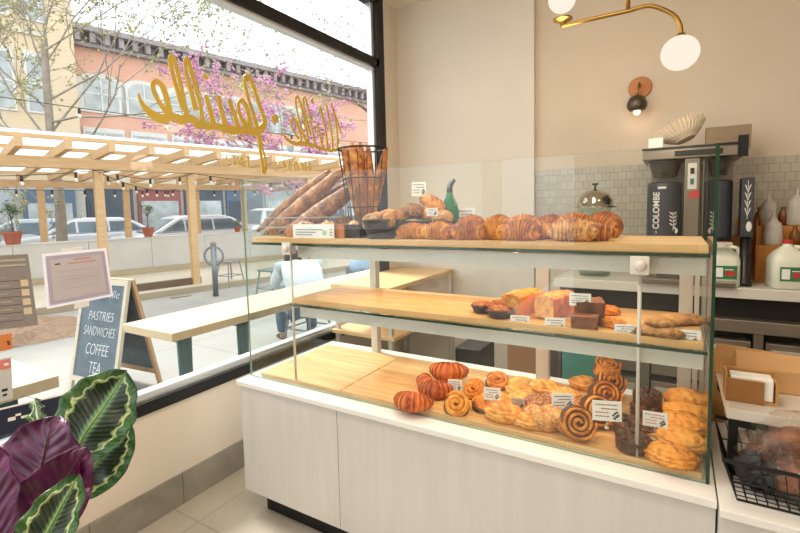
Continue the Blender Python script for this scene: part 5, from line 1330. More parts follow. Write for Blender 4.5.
t = text('urn_lettering', 'LA', .014, m_lab, r, basis((0, 0, 1), -tx_, nx_, P_), ext=.0004); t.matrix_parent_inverse = Matrix.Translation(-Om)
P_, a_ = onurn(ux, -.12, zu1-.03); nx2 = V((cos(a_), sin(a_), 0)); tx2 = V((-sin(a_), cos(a_), 0))
mp('small_plate', MB().box(-.02, .02, -.006, .006, -.002, .0006, M=basis(tx2, (0, 0, 1), nx2, P_-V((0, 0, .0)))), m_lab)
def sprig(x, t, zb, h, rr, par, mm=None):
    mb = MB(); c0, a0 = onurn(x, t, zb, rr); n_ = V((cos(a0), sin(a0), 0)); tn = V((-sin(a0), cos(a0), 0)); o = c0
    def L(u, v): return o+tn*u+V((0, 0, v))-n_*(u*u/(2*rr))
    mb.tube([L(.0, 0), L(.004, h*.4), L(-.002, h)], h*.018, 6)
    for k in range(4):
        for sg in (-1, 1):
            b0 = L(.002, h*(.25+.2*k)); e = L(sg*h*.22, h*(.42+.2*k)); mid = (b0+e)/2; up_ = V((0, 0, 1)); s_ = (e-b0).cross(n_).normalized()*h*.05
            mb.add([b0+n_*.0008, mid+s_+n_*.0008, e+n_*.0008, mid-s_+n_*.0008, mid+n_*.002], [(0, 1, 4), (1, 2, 4), (2, 3, 4), (3, 0, 4), (0, 3, 2, 1)])
    # small bird at the foot of the sprig
    mb.blob(h*.10, .0015, h*.15, L(h*.16, -h*.02)+n_*.001, 12, 8, M=None); mb.blob(h*.06, .0015, h*.06, L(h*.08, h*.14)+n_*.001, 10, 6)
    mb.build('sprig_print', m_lab, par).matrix_parent_inverse = Matrix.Translation(-V(par.location))
sprig(ux, .55, zu0+.035, .10, ur, r)
# paper filters on top of the brewer
m_filt = plain('paper_filter', '#e4d6bf', .85, var=.05)
def filters():
    mb = MB(); n = 72
    for L_ in range(3):
        z0 = .012*L_; vs = []; prof = [(.045, 0), (.075, .022), (.105, .052)]
        for (R, z) in prof:
            for k in range(n): t = 2*pi*k/n; w_ = 1+.07*(R/.1)*(1 if k % 2 else -1); vs.append(V((R*w_*cos(t), R*w_*sin(t), z+z0+.004*(1 if k % 2 else -1)*(R/.1))))
        fs = [(j*n+k, j*n+(k+1) % n, (j+1)*n+(k+1) % n, (j+1)*n+k) for j in range(2) for k in range(n)]+[tuple(range(n))]
        mb.add(vs, fs)
    o = mb.build('paper_filters', m_filt); md = o.modifiers.new('solid', 'SOLIDIFY'); md.thickness = .0015; return o
o = filters(); put(o, V((at(686, 136, 1, YM+.10).x, YM+.12, ztop+.052)), 0, 'stack of fluted cream paper coffee filters lying on top of the brewer', 'coffee filters', rot=(-.16, -.42, 0), scale=1.15)
o = MB().box(-.035, .035, -.05, .05, 0, .055).build('filter_carton', plain('white_carton', '#e9e6e0', .6), bevel=.002); put(o, V((at(656, 140, 1, YM+.02).x, YM+.045, ztop+.0045)), 0, 'small white carton on the left end of the brewer top', 'box')
P = at(735, 125, 1, YM+.3); o = MB().box(-.10, .11, -.04, .04, 0, .125).box(-.06, -.01, -.0425, -.0401, .055, .062).box(.02, .07, -.0425, -.0401, .055, .062).build('steel_dispenser', plain('dull_brown_steel', '#8d7d68', .4, .7), bevel=.003); put(o, V((P.x-.035, YM+.34, ztop+.0045)), 0, 'slotted stainless box standing on the right rear of the brewer top', 'dispenser')
# ---------------- things standing on the back counter
m_milk = plain('milk_plastic', '#e4e6d6', .35, var=.02); m_redcap = plain('red_cap', '#c23334', .4); m_greenl = plain('green_label', '#2f7a4c', .5)
m_milk.node_tree.nodes['Principled BSDF'].inputs['Subsurface Weight'].default_value = .0
def jug():
    r = empty('milk_jug', (0, 0, 0), 'x', 'milk jug', 'milk jugs on the back counter'); w = .075
    prof = [(0, w*.94, 0), (.004, w, 0), (.13, w, 0), (.155, w*.93, 0), (.185, w*.66, 0), (.205, w*.36, 0), (.212, w*.27, 0), (.222, w*.27, 0)]
    vs = []; n = 32
    for z, hw, _ in prof:
        k4 = 5 if z < .16 else (3 if z < .2 else 2)
        for k in range(n):
            t = 2*pi*k/n; c, s_ = cos(t), sin(t); q = (abs(c)**k4+abs(s_)**k4)**(-1/k4); vs.append(V((hw*q*c, hw*q*s_, z)))
    fs = [(j*n+k, j*n+(k+1) % n, (j+1)*n+(k+1) % n, (j+1)*n+k) for j in range(len(prof)-1) for k in range(n)]+[tuple(range(n-1, -1, -1)), tuple((len(prof)-1)*n+k for k in range(n))]
    MB().add(vs, fs).build('body', m_milk, r, smooth=True)
    MB().tube([(w*.35, 0, .205), (w*.85, 0, .20), (w*1.0, 0, .17), (w*.98, 0, .12)], .011, 10).build('handle', m_milk, r, smooth=True)
    MB().lathe([(0, .2205), (.021, .2205), (.021, .236), (.018, .239), (0, .239)], 20).build('cap', m_redcap, r)
    l = MB().box(-w*.62, w*.72, -w-.002, -w+.001, .04, .11).build('label', m_greenl, r)
    MB().box(-w*.54, -w*.1, -w-.003, -w-.0021, .05, .10).box(w*.0, w*.5, -w-.003, -w-.0021, .088, .092).build('label_print', m_paper, l); MB().box(w*.05, w*.6, -w-.003, -w-.0021, .058, .082).build('label_red', m_redcap, l)
    return r
j = jug(); xj = at(787, 270, 1, 2.94).x; j.location = (xj, 2.955, ZB+.001); j.rotation_euler = (0, 0, .12); j.scale = (.98, .98, 1.0); j['label'] = 'white milk jug with red cap at the far right of the back counter'
dup(j, (at(727, 262, 1, 2.93).x-.022, 2.935, ZB+.001), (0, 0, .1), 'white milk jug with red cap seen right behind the green glass edge', scale=.98)
# black thermos tower
xt = at(743, 230, 1, 2.93).x+.012; zt_ = at(743, 178, 1, 2.93).z; zmid = at(743, 237, 1, 2.93).z
r2 = empty('black_thermos', (xt, 2.93, ZB+.001), 'slim black dispenser with white leaf print between the milk jugs', 'thermos')
MB().box(-.026, .026, -.03, .08, zmid-ZB, zt_-ZB).build('upper_body', m_urnb, r2, bevel=.004)
MB().lathe([(0, 0), (.034, 0), (.034, .02), (.026, .03), (.024, zmid-ZB-.002), (0, zmid-ZB-.002)], 24).build('lower_tube', m_blk, r2, smooth=True)
mb = MB(); hh = zt_-zmid
for k in range(4):
    for sg in (-1, 1): mb.prism([(0, hh*(.35+.13*k)), (sg*.014, hh*(.50+.13*k)), (sg*.006, hh*(.47+.13*k))], -.0315, -.0302)
mb.box(-.001, .001, -.0315, -.0302, hh*.3, hh*.95); mb.blob(.012, .001, .026, (.008, -.031, hh*.18), 12, 8)
o = mb.build('leaf_print', m_lab, r2); o.location = (0, 0, zmid-ZB)
# kettle behind case right side
P = V((at(700, 280, 1, 2.93).x, 2.93, ZB+.001)); r2 = empty('coffee_pot', P, 'black carafe with steel base under the right end of the top shelf', 'coffee pot')
MB().lathe([(0, 0), (.055, 0), (.055, .03), (.05, .034), (0, .034)], 24).build('base', m_satin, r2); MB().lathe([(0, .0345), (.052, .0345), (.05, .10), (.035, .15), (.03, .16), (0, .16)], 24).build('body', m_blk, r2, smooth=True)
MB().tube([(.045, 0, .13), (.085, 0, .12), (.085, 0, .06), (.05, 0, .05)], .007, 8).build('handle', m_blk, r2)
# small scale / box left of it
o = MB().box(-.055, .055, -.05, .05, 0, .05).build('black_grinder_box', plain('dark_grey_box', '#4a4743', .5), bevel=.006); put(o, V((at(668, 272, 1, 2.95).x, 2.95, ZB+.001)), 0, 'dark grey box under the top shelf left of the black carafe', 'box')
o = MB().box(-.05, .05, -.045, .045, 0, .045).build('white_carton', plain('white_carton', '#e9e6e0', .6), bevel=.004); put(o, V((at(668, 272, 1, 2.95).x, 2.95, ZB+.0515)), 0, 'small white box on top of the dark grey box', 'box')
# glass jar with domed lid
P = V((at(595, 210, 1, 3.05).x, 3.05, ZB+.001)); r2 = empty('domed_jar', P, 'tall clear glass jar under a shiny silver dome lid behind the sugared croissant', 'jar')
zl = at(595, 208, 1, 3.05).z-ZB; rr = .105
m_jar = glassy('jar_glass', (.90, .96, .93), 1.3)
MB().lathe([(0, 0), (rr*.86, 0), (rr*.88, zl), (rr*.86, zl), (rr*.84, .01), (0, .01)], 32).build('glass_body', m_jar, r2, smooth=False)
m_chrome = plain('polished_chrome', '#b9b2a6', .12, 1.0, var=.02)
d = MB().lathe([(rr*1.18, zl+.001), (rr*1.18, zl+.008), (rr*.98, zl+.012), (rr*.94, zl+.045), (rr*.72, zl+.085), (rr*.35, zl+.108), (0, zl+.113)], 36).build('dome_lid', m_chrome, r2, smooth=True)
MB().tube([(0, 0, zl+.11), (0, 0, zl+.14)], .006, 10).tube([(-.018, 0, zl+.145), (.018, 0, zl+.145)], .007, 8).build('lid_knob', m_blk, d)
# bottle rack and plastic bottles
m_rack = wood('honey_rack_wood', '#b9762f', '#cf8f45', rough=.45); m_bot = glassy('clear_plastic', (.93, .93, .92), 1.5); m_botw = plain('cloudy_plastic', '#c9c4bd', .3)
P = V((at(775, 250, 1, 3.18).x, 3.18, ZB+.001)); r2 = empty('bottle_rack', P, 'stepped honey coloured wooden rack behind the right milk jug', 'rack')
MB().box(-.09, .16, -.10, -.02, 0, .20).build('front_step', m_rack, r2, bevel=.003); MB().box(-.09, .16, -.0199, .10, 0, .30).build('middle_step', m_rack, r2, bevel=.003)
MB().box(-.095, -.0905, -.10, .10, 0, .34).build('side_panel', m_rack, r2)
def pbottle(P, lab, s_=1, caps=None):
    r3 = empty('syrup_bottle', P, lab, 'bottle', 'plastic bottles on the wooden rack'); r3.scale = (s_,)*3
    MB().lathe([(0, 0), (.034, 0), (.038, .006), (.038, .055), (.034, .075), (.036, .085), (.03, .105), (.015, .12), (.014, .13), (0, .13)], 24).build('body', m_botw, r3, smooth=True)
    MB().tube([(0, 0, .13), (0, 0, .16), (-.02, -.02, .165)], .006, 8).build('pump', m_satin, r3)
pbottle(P+V((-.02, -.06, .201)), 'cloudy plastic pump bottle on the front step of the wooden rack', 1.1)
pbottle(P+V((-.03, .04, .301)), 'cloudy plastic pump bottle on the upper step of the rack, leftmost', 1.1)
pbottle(P+V((.09, .04, .301)), 'cloudy plastic pump bottle on the upper step, cut by the picture edge', 1.25)
m_amber = plain('amber_bottle', '#7a4a1e', .2)
for (dx, dy, dz, lab) in ((.035, .04, .301, 'small amber bottle between the pump bottles on the rack top'), (.07, -.06, .201, 'small amber bottle on the front step right of the pump bottle'), (-.067, .04, .301, 'small amber bottle at the left end of the rack top')):
    o = MB().lathe([(0, 0), (.022, 0), (.023, .06), (.01, .08), (.01, .10), (0, .10)], 18).build('amber_bottle', m_amber, smooth=True); put(o, P+V((dx, dy, dz)), 0, lab, 'bottle', 'amber bottles on the rack')
# more bottles between the brewer and the thermos
P2 = V((at(731, 215, 1, 3.2).x, 3.24, ZB+.001)); r2 = empty('bottle_rack', P2, 'wooden bottle rack seen in the gap between the brewer and the black dispenser', 'rack')
MB().box(-.05, .05, -.08, .0, 0, .24).build('front_step', m_rack, r2, bevel=.003); MB().box(-.05, .05, .0005, .08, 0, .33).build('middle_step', m_rack, r2, bevel=.003)
pbottle(P2+V((-.01, -.04, .241)), 'cloudy pump bottle in the gap between brewer and black dispenser', 1.0)
# round dark tray leaning
P = V((at(754, 262, 1, 3.3).x, 3.33, ZB+.001)); R_ = .10
o = MB().lathe([(0, 0), (R_, 0), (R_+.006, .012), (R_, .016), (R_-.006, .006), (0, .006)], 36, M=Matrix.Translation((0, 0, R_+.01)) @ Matrix.Rotation(radians(80), 4, 'X')).build('round_tray', m_blk, smooth=False); put(o, P+V((0, -.02, 0)), 0, 'round black tray leaning on the tiles beside the wooden rack', 'tray')
# ================================================================ LAMPS
YL = 2.4; m_glow = emis('glowing_opal_glass', '#fff0dc', 1.25)
g1 = at(680, 53, 1, YL); g0 = at(562, 4, 1, YL); A0 = at(561, 26, 1, YL); A1 = at(628, 11, 1, YL); A2 = at(650, 6, 1, YL); A3 = at(681, 38, 1, YL); A25 = at(672, 14, 1, YL); A27 = at(680, 25, 1, YL)
r = empty('pendant_lamp', A1, 'curved brass ceiling lamp carrying two glowing white globes', 'lamp'); Op = V(A1)
def lp2(nm, mb, m, par=None, **k): o = mb.build(nm, m, par or r, **k); o.matrix_parent_inverse = Matrix.Translation(-Op); return o
pp = [tuple(q) for q in spline([tuple(A0), tuple((A0+A1)/2), tuple(A1), tuple(A2), tuple(A25), tuple(A27), tuple(A3)], 8)]
lp2('arm', MB().tube(pp, .0092, 14), m_brass, smooth=True)
lp2('rod', MB().tube([A1, V((A1.x, A1.y, 3.02))], .009, 12), m_brass, smooth=True)
lp2('ceiling_rose', MB().lathe([(0, 3.02), (.05, 3.025), (.06, 3.055), (0, 3.059)], 24, o=(A1.x, A1.y, 0)), m_brass, smooth=True)
rg = 17.2/F_PX*(g1-CAM).dot(FW)
gl = lp2('globe', MB().blob(rg, rg, rg*.97, g1, 32, 20), m_glow, smooth=True)
gl = lp2('globe', MB().blob(rg*.86, rg*.86, rg*.9, g0+V((0, 0, .025)), 32, 20), m_glow, smooth=True)
lp2('cup', MB().lathe([(0, 0), (.014, 0), (.016, .012), (.045, .022), (.045, .028), (0, .03)], 22, o=(g0.x+.004, g0.y, A0.z+.004)), m_brass, smooth=False)
lp2('cup', MB().lathe([(0, 0), (.03, -.012), (.014, .014), (0, .016)], 22, o=(A3.x, A3.y, g1.z+rg*.97-.004)), m_brass, smooth=False)
for g in (g1, g0):
    l = bpy.data.lights.new('lamp_glow', 'POINT'); l.energy = 5; l.color = (1, .82, .6); l.shadow_soft_size = rg*1.15; lo = bpy.data.objects.new('lamp_glow', l); COL.objects.link(lo); lo.location = g+V((0, -.0, -.2))
Pw = at(640, 88, 1, YB); Pb = at(637, 104, 1, YB-.10)
r = empty('wall_sconce', Pw, 'wall sconce with round copper brown plate and dark ball shade above the tiles', 'lamp'); Op = V(Pw)
lp2('wall_plate', MB().lathe([(0, 0), (.068, 0), (.07, .006), (.066, .014), (0, .016)], 32, M=Matrix.Translation(Pw+V((0, -.001, 0))) @ Matrix.Rotation(pi/2, 4, 'X')), plain('copper_wood', '#a86b3c', .4, .3))
lp2('arm', MB().tube([Pw+V((0, -.016, .01)), Pw+V((0, -.08, .015)), V((Pb.x, Pb.y, Pb.z+.05))], .006, 10), m_brass, smooth=True)
lp2('shade', MB().lathe([(.045, -.042), (.058, -.02), (.06, .005), (.045, .04), (.02, .055), (0, .058)], 28, o=Pb), plain('smoked_bronze', '#5d5348', .3, .6), smooth=True)
bl_ = lp2('bulb', MB().blob(.022, .022, .026, Pb+V((0, 0, -.045)), 16, 12), emis('sconce_bulb', '#ffdcae', 3), smooth=True)
l = bpy.data.lights.new('sconce_light', 'POINT'); l.energy = .22; l.color = (1, .6, .35); l.shadow_soft_size = .02; lo = bpy.data.objects.new('sconce_light', l); COL.objects.link(lo); lo.location = Pb+V((0, 0, -.085))
# ================================================================ RIGHT FRONT: WIRE BASKET, RISER, NAPKINS
ZS = .636
zr = .83; Pr = at(727, 408, 2, zr)
yr = Pr.y; xr_ = Pr.x
r = empty('riser_shelf', (xr_+.5, yr+.2, ZS), 'white topped black framed riser shelf on the side counter', 'shelf'); Or = V(r.location)
def rp(nm, mb, m, **k): o = mb.build(nm, m, r, **k); o.matrix_parent_inverse = Matrix.Translation(-Or); return o
rp('top', MB().box(xr_, xr_+1.0, yr, yr+.42, zr-.03, zr), plain('pale_laminate', '#cfc6b9', .35, var=.02), bevel=.003)
for x in (xr_+.006, xr_+.96):
    for y in (yr+.012, yr+.385): rp('leg', MB().box(x, x+.022, y, y+.022, ZS, zr-.031), m_black)
rp('rail', MB().box(xr_+.028, xr_+.96, yr+.014, yr+.03, zr-.055, zr-.031), m_black)
# napkin holder
N0 = at(724, 405, 2, zr+.0005); N1 = at(765, 409, 2, zr+.0005)
yn = yr+.06; xn0 = at(725, 402, 1, yn).x; xn1 = at(779, 402, 1, yn).x; wn = xn1-xn0; hn = at(724, 374, 1, yn).z-zr
r = empty('napkin_holder', (xn0, yn, zr+.001), 'bamboo napkin box filled with white napkins on the riser shelf', 'napkin holder'); 
wf_ = at(764, 404, 1, yn).x-xn0
MB().box(0, wf_, 0, .008, 0, hn*.86).build('front_panel', m_bamboo2, r, bevel=.0015)
MB().box(0, wn, .072, .08, 0, hn*1.02).build('back_panel', m_bamboo2, r, bevel=.0015)
MB().box(0, .006, .0085, .0715, 0, hn*1.0).box(wn-.006, wn, .0085, .0715, 0, hn*.8).box(.0065, wn-.0065, .0085, .0715, 0, .006).build('side_panel', m_bamboo2, r)
o = MB().box(.012, wn-.010, .012, .066, .0065, hn*.93).build('napkin_stack', plain('white_napkins', '#efece6', .8, bump=.4), bevel=.004); put(o, V((xn0, yn, zr+.001)), 0, 'stack of white napkins standing in the bamboo box', 'napkins')
m_kraft = plain('kraft_paper', '#b98a58', .75, var=.07, bump=.2); m_kraftd = plain('kraft_paper_pale', '#c79a68', .75, var=.05)
def bag(name, P, w, d, h, rz, lab, m_, lean=0, fold=.3):
    mb = MB(); w2, d2 = w/2, d/2
    vs = [(-w2, -d2, 0), (w2, -d2, 0), (w2, d2, 0), (-w2, d2, 0), (-w2*1.02, -d2*.9, h*.6), (w2*1.02, -d2*.8, h*.62), (w2, d2*.8, h*.6), (-w2, d2*.9, h*.62), (-w2*1.0, -d2*.25, h), (w2*1.05, -d2*.2, h*.93), (w2, d2*.2, h*.95), (-w2, d2*.3, h*1.0)]
    mb.add(vs, [(0, 3, 2, 1), (0, 1, 5, 4), (1, 2, 6, 5), (2, 3, 7, 6), (3, 0, 4, 7), (4, 5, 9, 8), (5, 6, 10, 9), (6, 7, 11, 10), (7, 4, 8, 11), (8, 9, 10, 11)])
    o = mb.build(name, m_, bevel=.002); put(o, P, rz, lab, 'paper bag', 'kraft paper bags', rot=(lean, 0, rz)); return o
zb_ = zr+.001
bag('paper_bag', V((at(786, 395, 1, yn+.17).x, yn+.17, zb_)), .26, .09, at(786, 355, 1, yn+.17).z-zr, .1, 'kraft paper bag lying behind the napkin box at right', m_kraftd)
bag('paper_bag', V((at(748, 380, 1, yn+.23).x, yn+.255, zb_)), .17, .05, at(745, 348, 1, yn+.25).z-zr, -.1, 'kraft paper bag with a slanting top right behind the napkin box', m_kraft)
bag('paper_bag', V((at(713, 395, 1, 2.0).x, 2.0, ZS)), .05, .24, at(710, 347, 1, 2.0).z-ZS, .0, 'tall kraft paper bag standing between the glass case and the napkin box', m_kraft)
# wire basket with bagged bread
yb0 = 1.40; xb0 = at(712, 480, 2, ZS+.002).x
BX0, BX1, BY0, BY1 = .155, .62, 1.395, 1.60
r = empty('bread_basket', ((BX0+BX1)/2, (BY0+BY1)/2, ZS), 'black wire basket of wrapped brown breads on the side counter', 'basket'); w2, d2 = (BX1-BX0)/2, (BY1-BY0)/2; hB = .115; fl_ = .035
def rim(z, e, rr, nm): MB().tube([(-w2-e, -d2-e, z), (w2+e, -d2-e, z), (w2+e, d2+e, z), (-w2-e, d2+e, z)], rr, 8, closed=True).build(nm, m_black, r)
rim(.003, 0, .003, 'ring'); rim(hB*.5, fl_*.5, .002, 'ring'); rim(hB, fl_, .0055, 'ring')
mb = MB(); nX = 22
for k in range(nX+1):
    x = -1+2*k/nX
    for sg in (-1, 1): mb.tube([(x*w2, sg*d2, .003), (x*(w2+fl_), sg*(d2+fl_), hB)], .0014, 5)
    mb.tube([(x*w2, -d2, .003), (x*w2, d2, .003)], .0014, 5)
for k in range(11):
    y = -1+2*k/10
    for sg in (-1, 1): mb.tube([(sg*w2, y*d2, .003), (sg*(w2+fl_), y*(d2+fl_), hB)], .0014, 5)
    mb.tube([(-w2, y*d2, .003), (w2, y*d2, .003)], .0014, 5)
mb.build('mesh_wires', m_black, r)
m_liner = plain('black_liner', '#141316', .55, bump=.5)
def plast():
    b = NB('crinkled_cellophane'); co = b.coord(); nz = b.N('ShaderNodeTexNoise', i_Scale=26, i_Detail=5); nz.inputs['Distortion'].default_value = 1.5; b.L(co, nz.inputs['Vector'])
    bp_ = b.N('ShaderNodeBump', i_Strength=1.0, i_Distance=.012); b.L(nz.outputs['Fac'], bp_.inputs['Height'])
    g = b.N('ShaderNodeBsdfGlossy', i_Roughness=.12); b.L(bp_.outputs[0], g.inputs['Normal']); t_ = b.N('ShaderNodeBsdfTransparent'); t_.inputs[0].default_value = (.93, .91, .88, 1)
    lw = b.N('ShaderNodeLayerWeight', i_Blend=.25); b.L(bp_.outputs[0], lw.inputs['Normal']); mr = b.N('ShaderNodeMapRange'); mr.inputs['To Min'].default_value = .03; mr.inputs['To Max'].default_value = .38; b.L(lw.outputs['Facing'], mr.inputs['Value'])
    mx = b.N('ShaderNodeMixShader'); b.L(mr.outputs[0], mx.inputs[0]); b.L(t_.outputs[0], mx.inputs[1]); b.L(g.outputs[0], mx.inputs[2]); b.L(mx.outputs[0], b.out.inputs[0]); return b.m
m_cello = plast(); m_dbread = crust('dark_baked_bread', '#a8683a', '#7c4624', '#4a2814', 24, rough=.5)
for i, (dx, dy, dz, L, rz, ry, lab) in enumerate([(-.125, .03, .03, .13, .9, .15, 'cellophane wrapped brown bread at the left in the wire basket'), (-.06, -.04, .02, .14, -.2, -.1, 'cellophane wrapped brown bread at the front of the wire basket'), (-.03, .07, .05, .15, .2, .2, 'cellophane wrapped brown bread at the back of the wire basket'), (-.07, .03, .085, .13, .5, -.15, 'cellophane wrapped bread on top of the basket pile'), (.06, -.02, .05, .15, 1.2, .1, 'cellophane wrapped bread at the right of the wire basket')]):
    rb_ = empty('wrapped_bread', V((r.location.x+dx-.02, r.location.y+dy, ZS+.006+dz)), lab, 'bread', 'wrapped breads in the wire basket'); rb_.rotation_euler = (0, ry, rz)
    rb_.scale = (1.3,)*3; b_ = loafb('loaf', m_dbread, L, .085, .06, 70+i, 3, .15); b_.parent = rb_; b_.location = (0, 0, .006)
    mb = MB(); mb.blob(L*.62, .062, .05, nu=36, nv=20, fn=lambda d, th, ph: 1+.16*nzz(d, 3, i)+.12*nzz(d, 7, i)+.35*max(0, abs(d.x)-.75), o=(0, 0, .038)); mb.build('wrapper', m_cello, rb_, smooth=True)
o = MB().blob(.05, .055, .05, (0, 0, .05), 24, 16, fn=lambda d, th, ph: 1+.35*nzz(d, 2.5, 8)+.2*nzz(d, 6, 3)).build('black_bag', m_liner); put(o, V((BX0+.05, 1.475, ZS+.006)), 0, 'crumpled black bag in the left corner of the wire basket', 'bag')
# boxes stored behind the case
def cbox(px0, px1, pyt, Y, d, m_, lab, nm, cat='box'):
    x0, x1 = at(px0, pyt, 1, Y).x, at(px1, pyt, 1, Y).x; h = at((px0+px1)/2, pyt, 1, Y).z
    mb = MB(); mb.box(x0, x1, Y, Y+d, .001, h); o = mb.build(nm, m_, bevel=.006); recenter(o); return tag(o, lab, cat)
o = cbox(507, 548, 345, 2.40, .24, plain('brown_cardboard', '#9a6c40', .75), 'tall brown cardboard box standing behind the case between two steel posts', 'cardboard_box')
o = cbox(562, 600, 349, 2.42, .24, plain('teal_plastic', '#3f8f84', .4), 'teal plastic bin standing behind the case right of the cardboard box', 'plastic_bin', 'bin')
o = cbox(455, 480, 349, 2.45, .25, plain('black_crate_plastic', '#1d1a19', .5), 'black bin standing behind the case left of the cardboard box', 'plastic_bin', 'bin')
# ================================================================ LEAFY PLANT BY THE CAMERA
def leafmat_top():
    b = NB('calathea_leaf_top'); uv = b.N('ShaderNodeUVMap'); sp = b.N('ShaderNodeSeparateXYZ'); b.L(uv.outputs[0], sp.inputs[0])
    def M_(op, a, c=None, d=None):
        m = b.N('ShaderNodeMath', operation=op)
        for i, v_ in enumerate((a, c, d)):
            if v_ is None: continue
            if isinstance(v_, (int, float)): m.inputs[i].default_value = v_
            else: b.L(v_, m.inputs[i])
        return m.outputs[0]
    u = sp.outputs[0]; v_ = M_('ABSOLUTE', M_('MULTIPLY_ADD', sp.outputs[1], 2.0, -1.0))
    n1 = b.N('ShaderNodeTexNoise', i_Scale=14, i_Detail=3); b.L(uv.outputs[0], n1.inputs['Vector'])
    # feathered stripes slanting outward from the midrib
    st = M_('SINE', M_('MULTIPLY', M_('ADD', u, M_('MULTIPLY', v_, -.22)), 120.0))
    st2 = M_('SINE', M_('MULTIPLY', M_('ADD', u, M_('MULTIPLY', v_, -.22)), 47.0))
    ed = M_('MAXIMUM', v_, M_('ABSOLUTE', M_('MULTIPLY_ADD', u, 2.0, -1.0)))
    r2 = M_('SQRT', M_('ADD', M_('MULTIPLY', v_, v_), M_('POWER', M_('ABSOLUTE', M_('MULTIPLY_ADD', u, 2.0, -1.0)), 4.0)))
    jag = M_('ADD', r2, M_('ADD', M_('MULTIPLY', st2, .045), M_('MULTIPLY_ADD', n1.outputs['Fac'], .26, -.13)))
    base = b.ramp(jag, [(.0, '#151f12'), (.60, '#1a2616'), (.665, '#a9bd7e'), (.70, '#c4d39a'), (.735, '#33591f'), (.90, '#2c5a1e'), (1.0, '#234a19')])
    mid = M_('MULTIPLY', M_('SUBTRACT', 1.0, M_('SMOOTH_MIN', 1.0, M_('MULTIPLY', v_, 5.0), .3)), 1.0)
    feather = b.N('ShaderNodeMapRange'); feather.inputs['From Min'].default_value = .05; feather.inputs['From Max'].default_value = .5; b.L(M_('ADD', M_('MULTIPLY', mid, .62), M_('MULTIPLY', st, .10)), feather.inputs['Value'])
    c = b.mix(feather.outputs[0], base, '#6f9c6a')
    lns = b.N('ShaderNodeMapRange'); lns.inputs['From Min'].default_value = .6; lns.inputs['From Max'].default_value = 1.0; lns.inputs['To Max'].default_value = .12; b.L(st, lns.inputs['Value'])
    c = b.mix(lns.outputs[0], c, '#3f6a35')
    b.pbr(c, .32, bump=st, bstr=.15, bdist=.002); return b.m
def leafmat_back():
    b = NB('purple_leaf_underside'); uv = b.N('ShaderNodeUVMap'); sp = b.N('ShaderNodeSeparateXYZ'); b.L(uv.outputs[0], sp.inputs[0])
    def M_(op, a, c=None, d=None):
        m = b.N('ShaderNodeMath', operation=op)
        for i, v_ in enumerate((a, c, d)):
            if v_ is None: continue
            if isinstance(v_, (int, float)): m.inputs[i].default_value = v_
            else: b.L(v_, m.inputs[i])
        return m.outputs[0]
    u = sp.outputs[0]; v_ = M_('ABSOLUTE', M_('MULTIPLY_ADD', sp.outputs[1], 2.0, -1.0))
    st = M_('SINE', M_('MULTIPLY', M_('ADD', u, M_('MULTIPLY', v_, -.2)), 75.0))
    n1 = b.N('ShaderNodeTexNoise', i_Scale=5, i_Detail=4); b.L(uv.outputs[0], n1.inputs['Vector'])
    base = b.ramp(n1.outputs['Fac'], [(.3, '#400a33'), (.55, '#571245'), (.8, '#70205f')])
    lns = b.N('ShaderNodeMapRange'); lns.inputs['From Min'].default_value = .8; lns.inputs['From Max'].default_value = 1.0; lns.inputs['To Max'].default_value = .35; b.L(st, lns.inputs['Value'])
    c = b.mix(lns.outputs[0], base, '#35081f')
    mr = b.N('ShaderNodeMapRange'); mr.inputs['From Min'].default_value = .05; mr.inputs['From Max'].default_value = .0; b.L(v_, mr.inputs['Value'])
    c = b.mix(mr.outputs[0], c, '#8a5a56')
    b.pbr(c, .38, bump=st, bstr=.35, bdist=.003); return b.m
m_lt, m_lb = leafmat_top(), leafmat_back(); m_rib = plain('pale_green_rib', '#8aa45c', .5); m_ribp = plain('purple_stalk', '#5a3a40', .5); m_ribg = plain('green_stalk', '#5d6b3a', .5)
PB = dep(22, 640, .95)        # crown of the plant, just below the picture
plant = empty('calathea_plant', V((PB.x, PB.y, 0)), 'potted calathea with purple backed and dark green patterned leaves at lower left', 'plant')
Opl = V(plant.location)
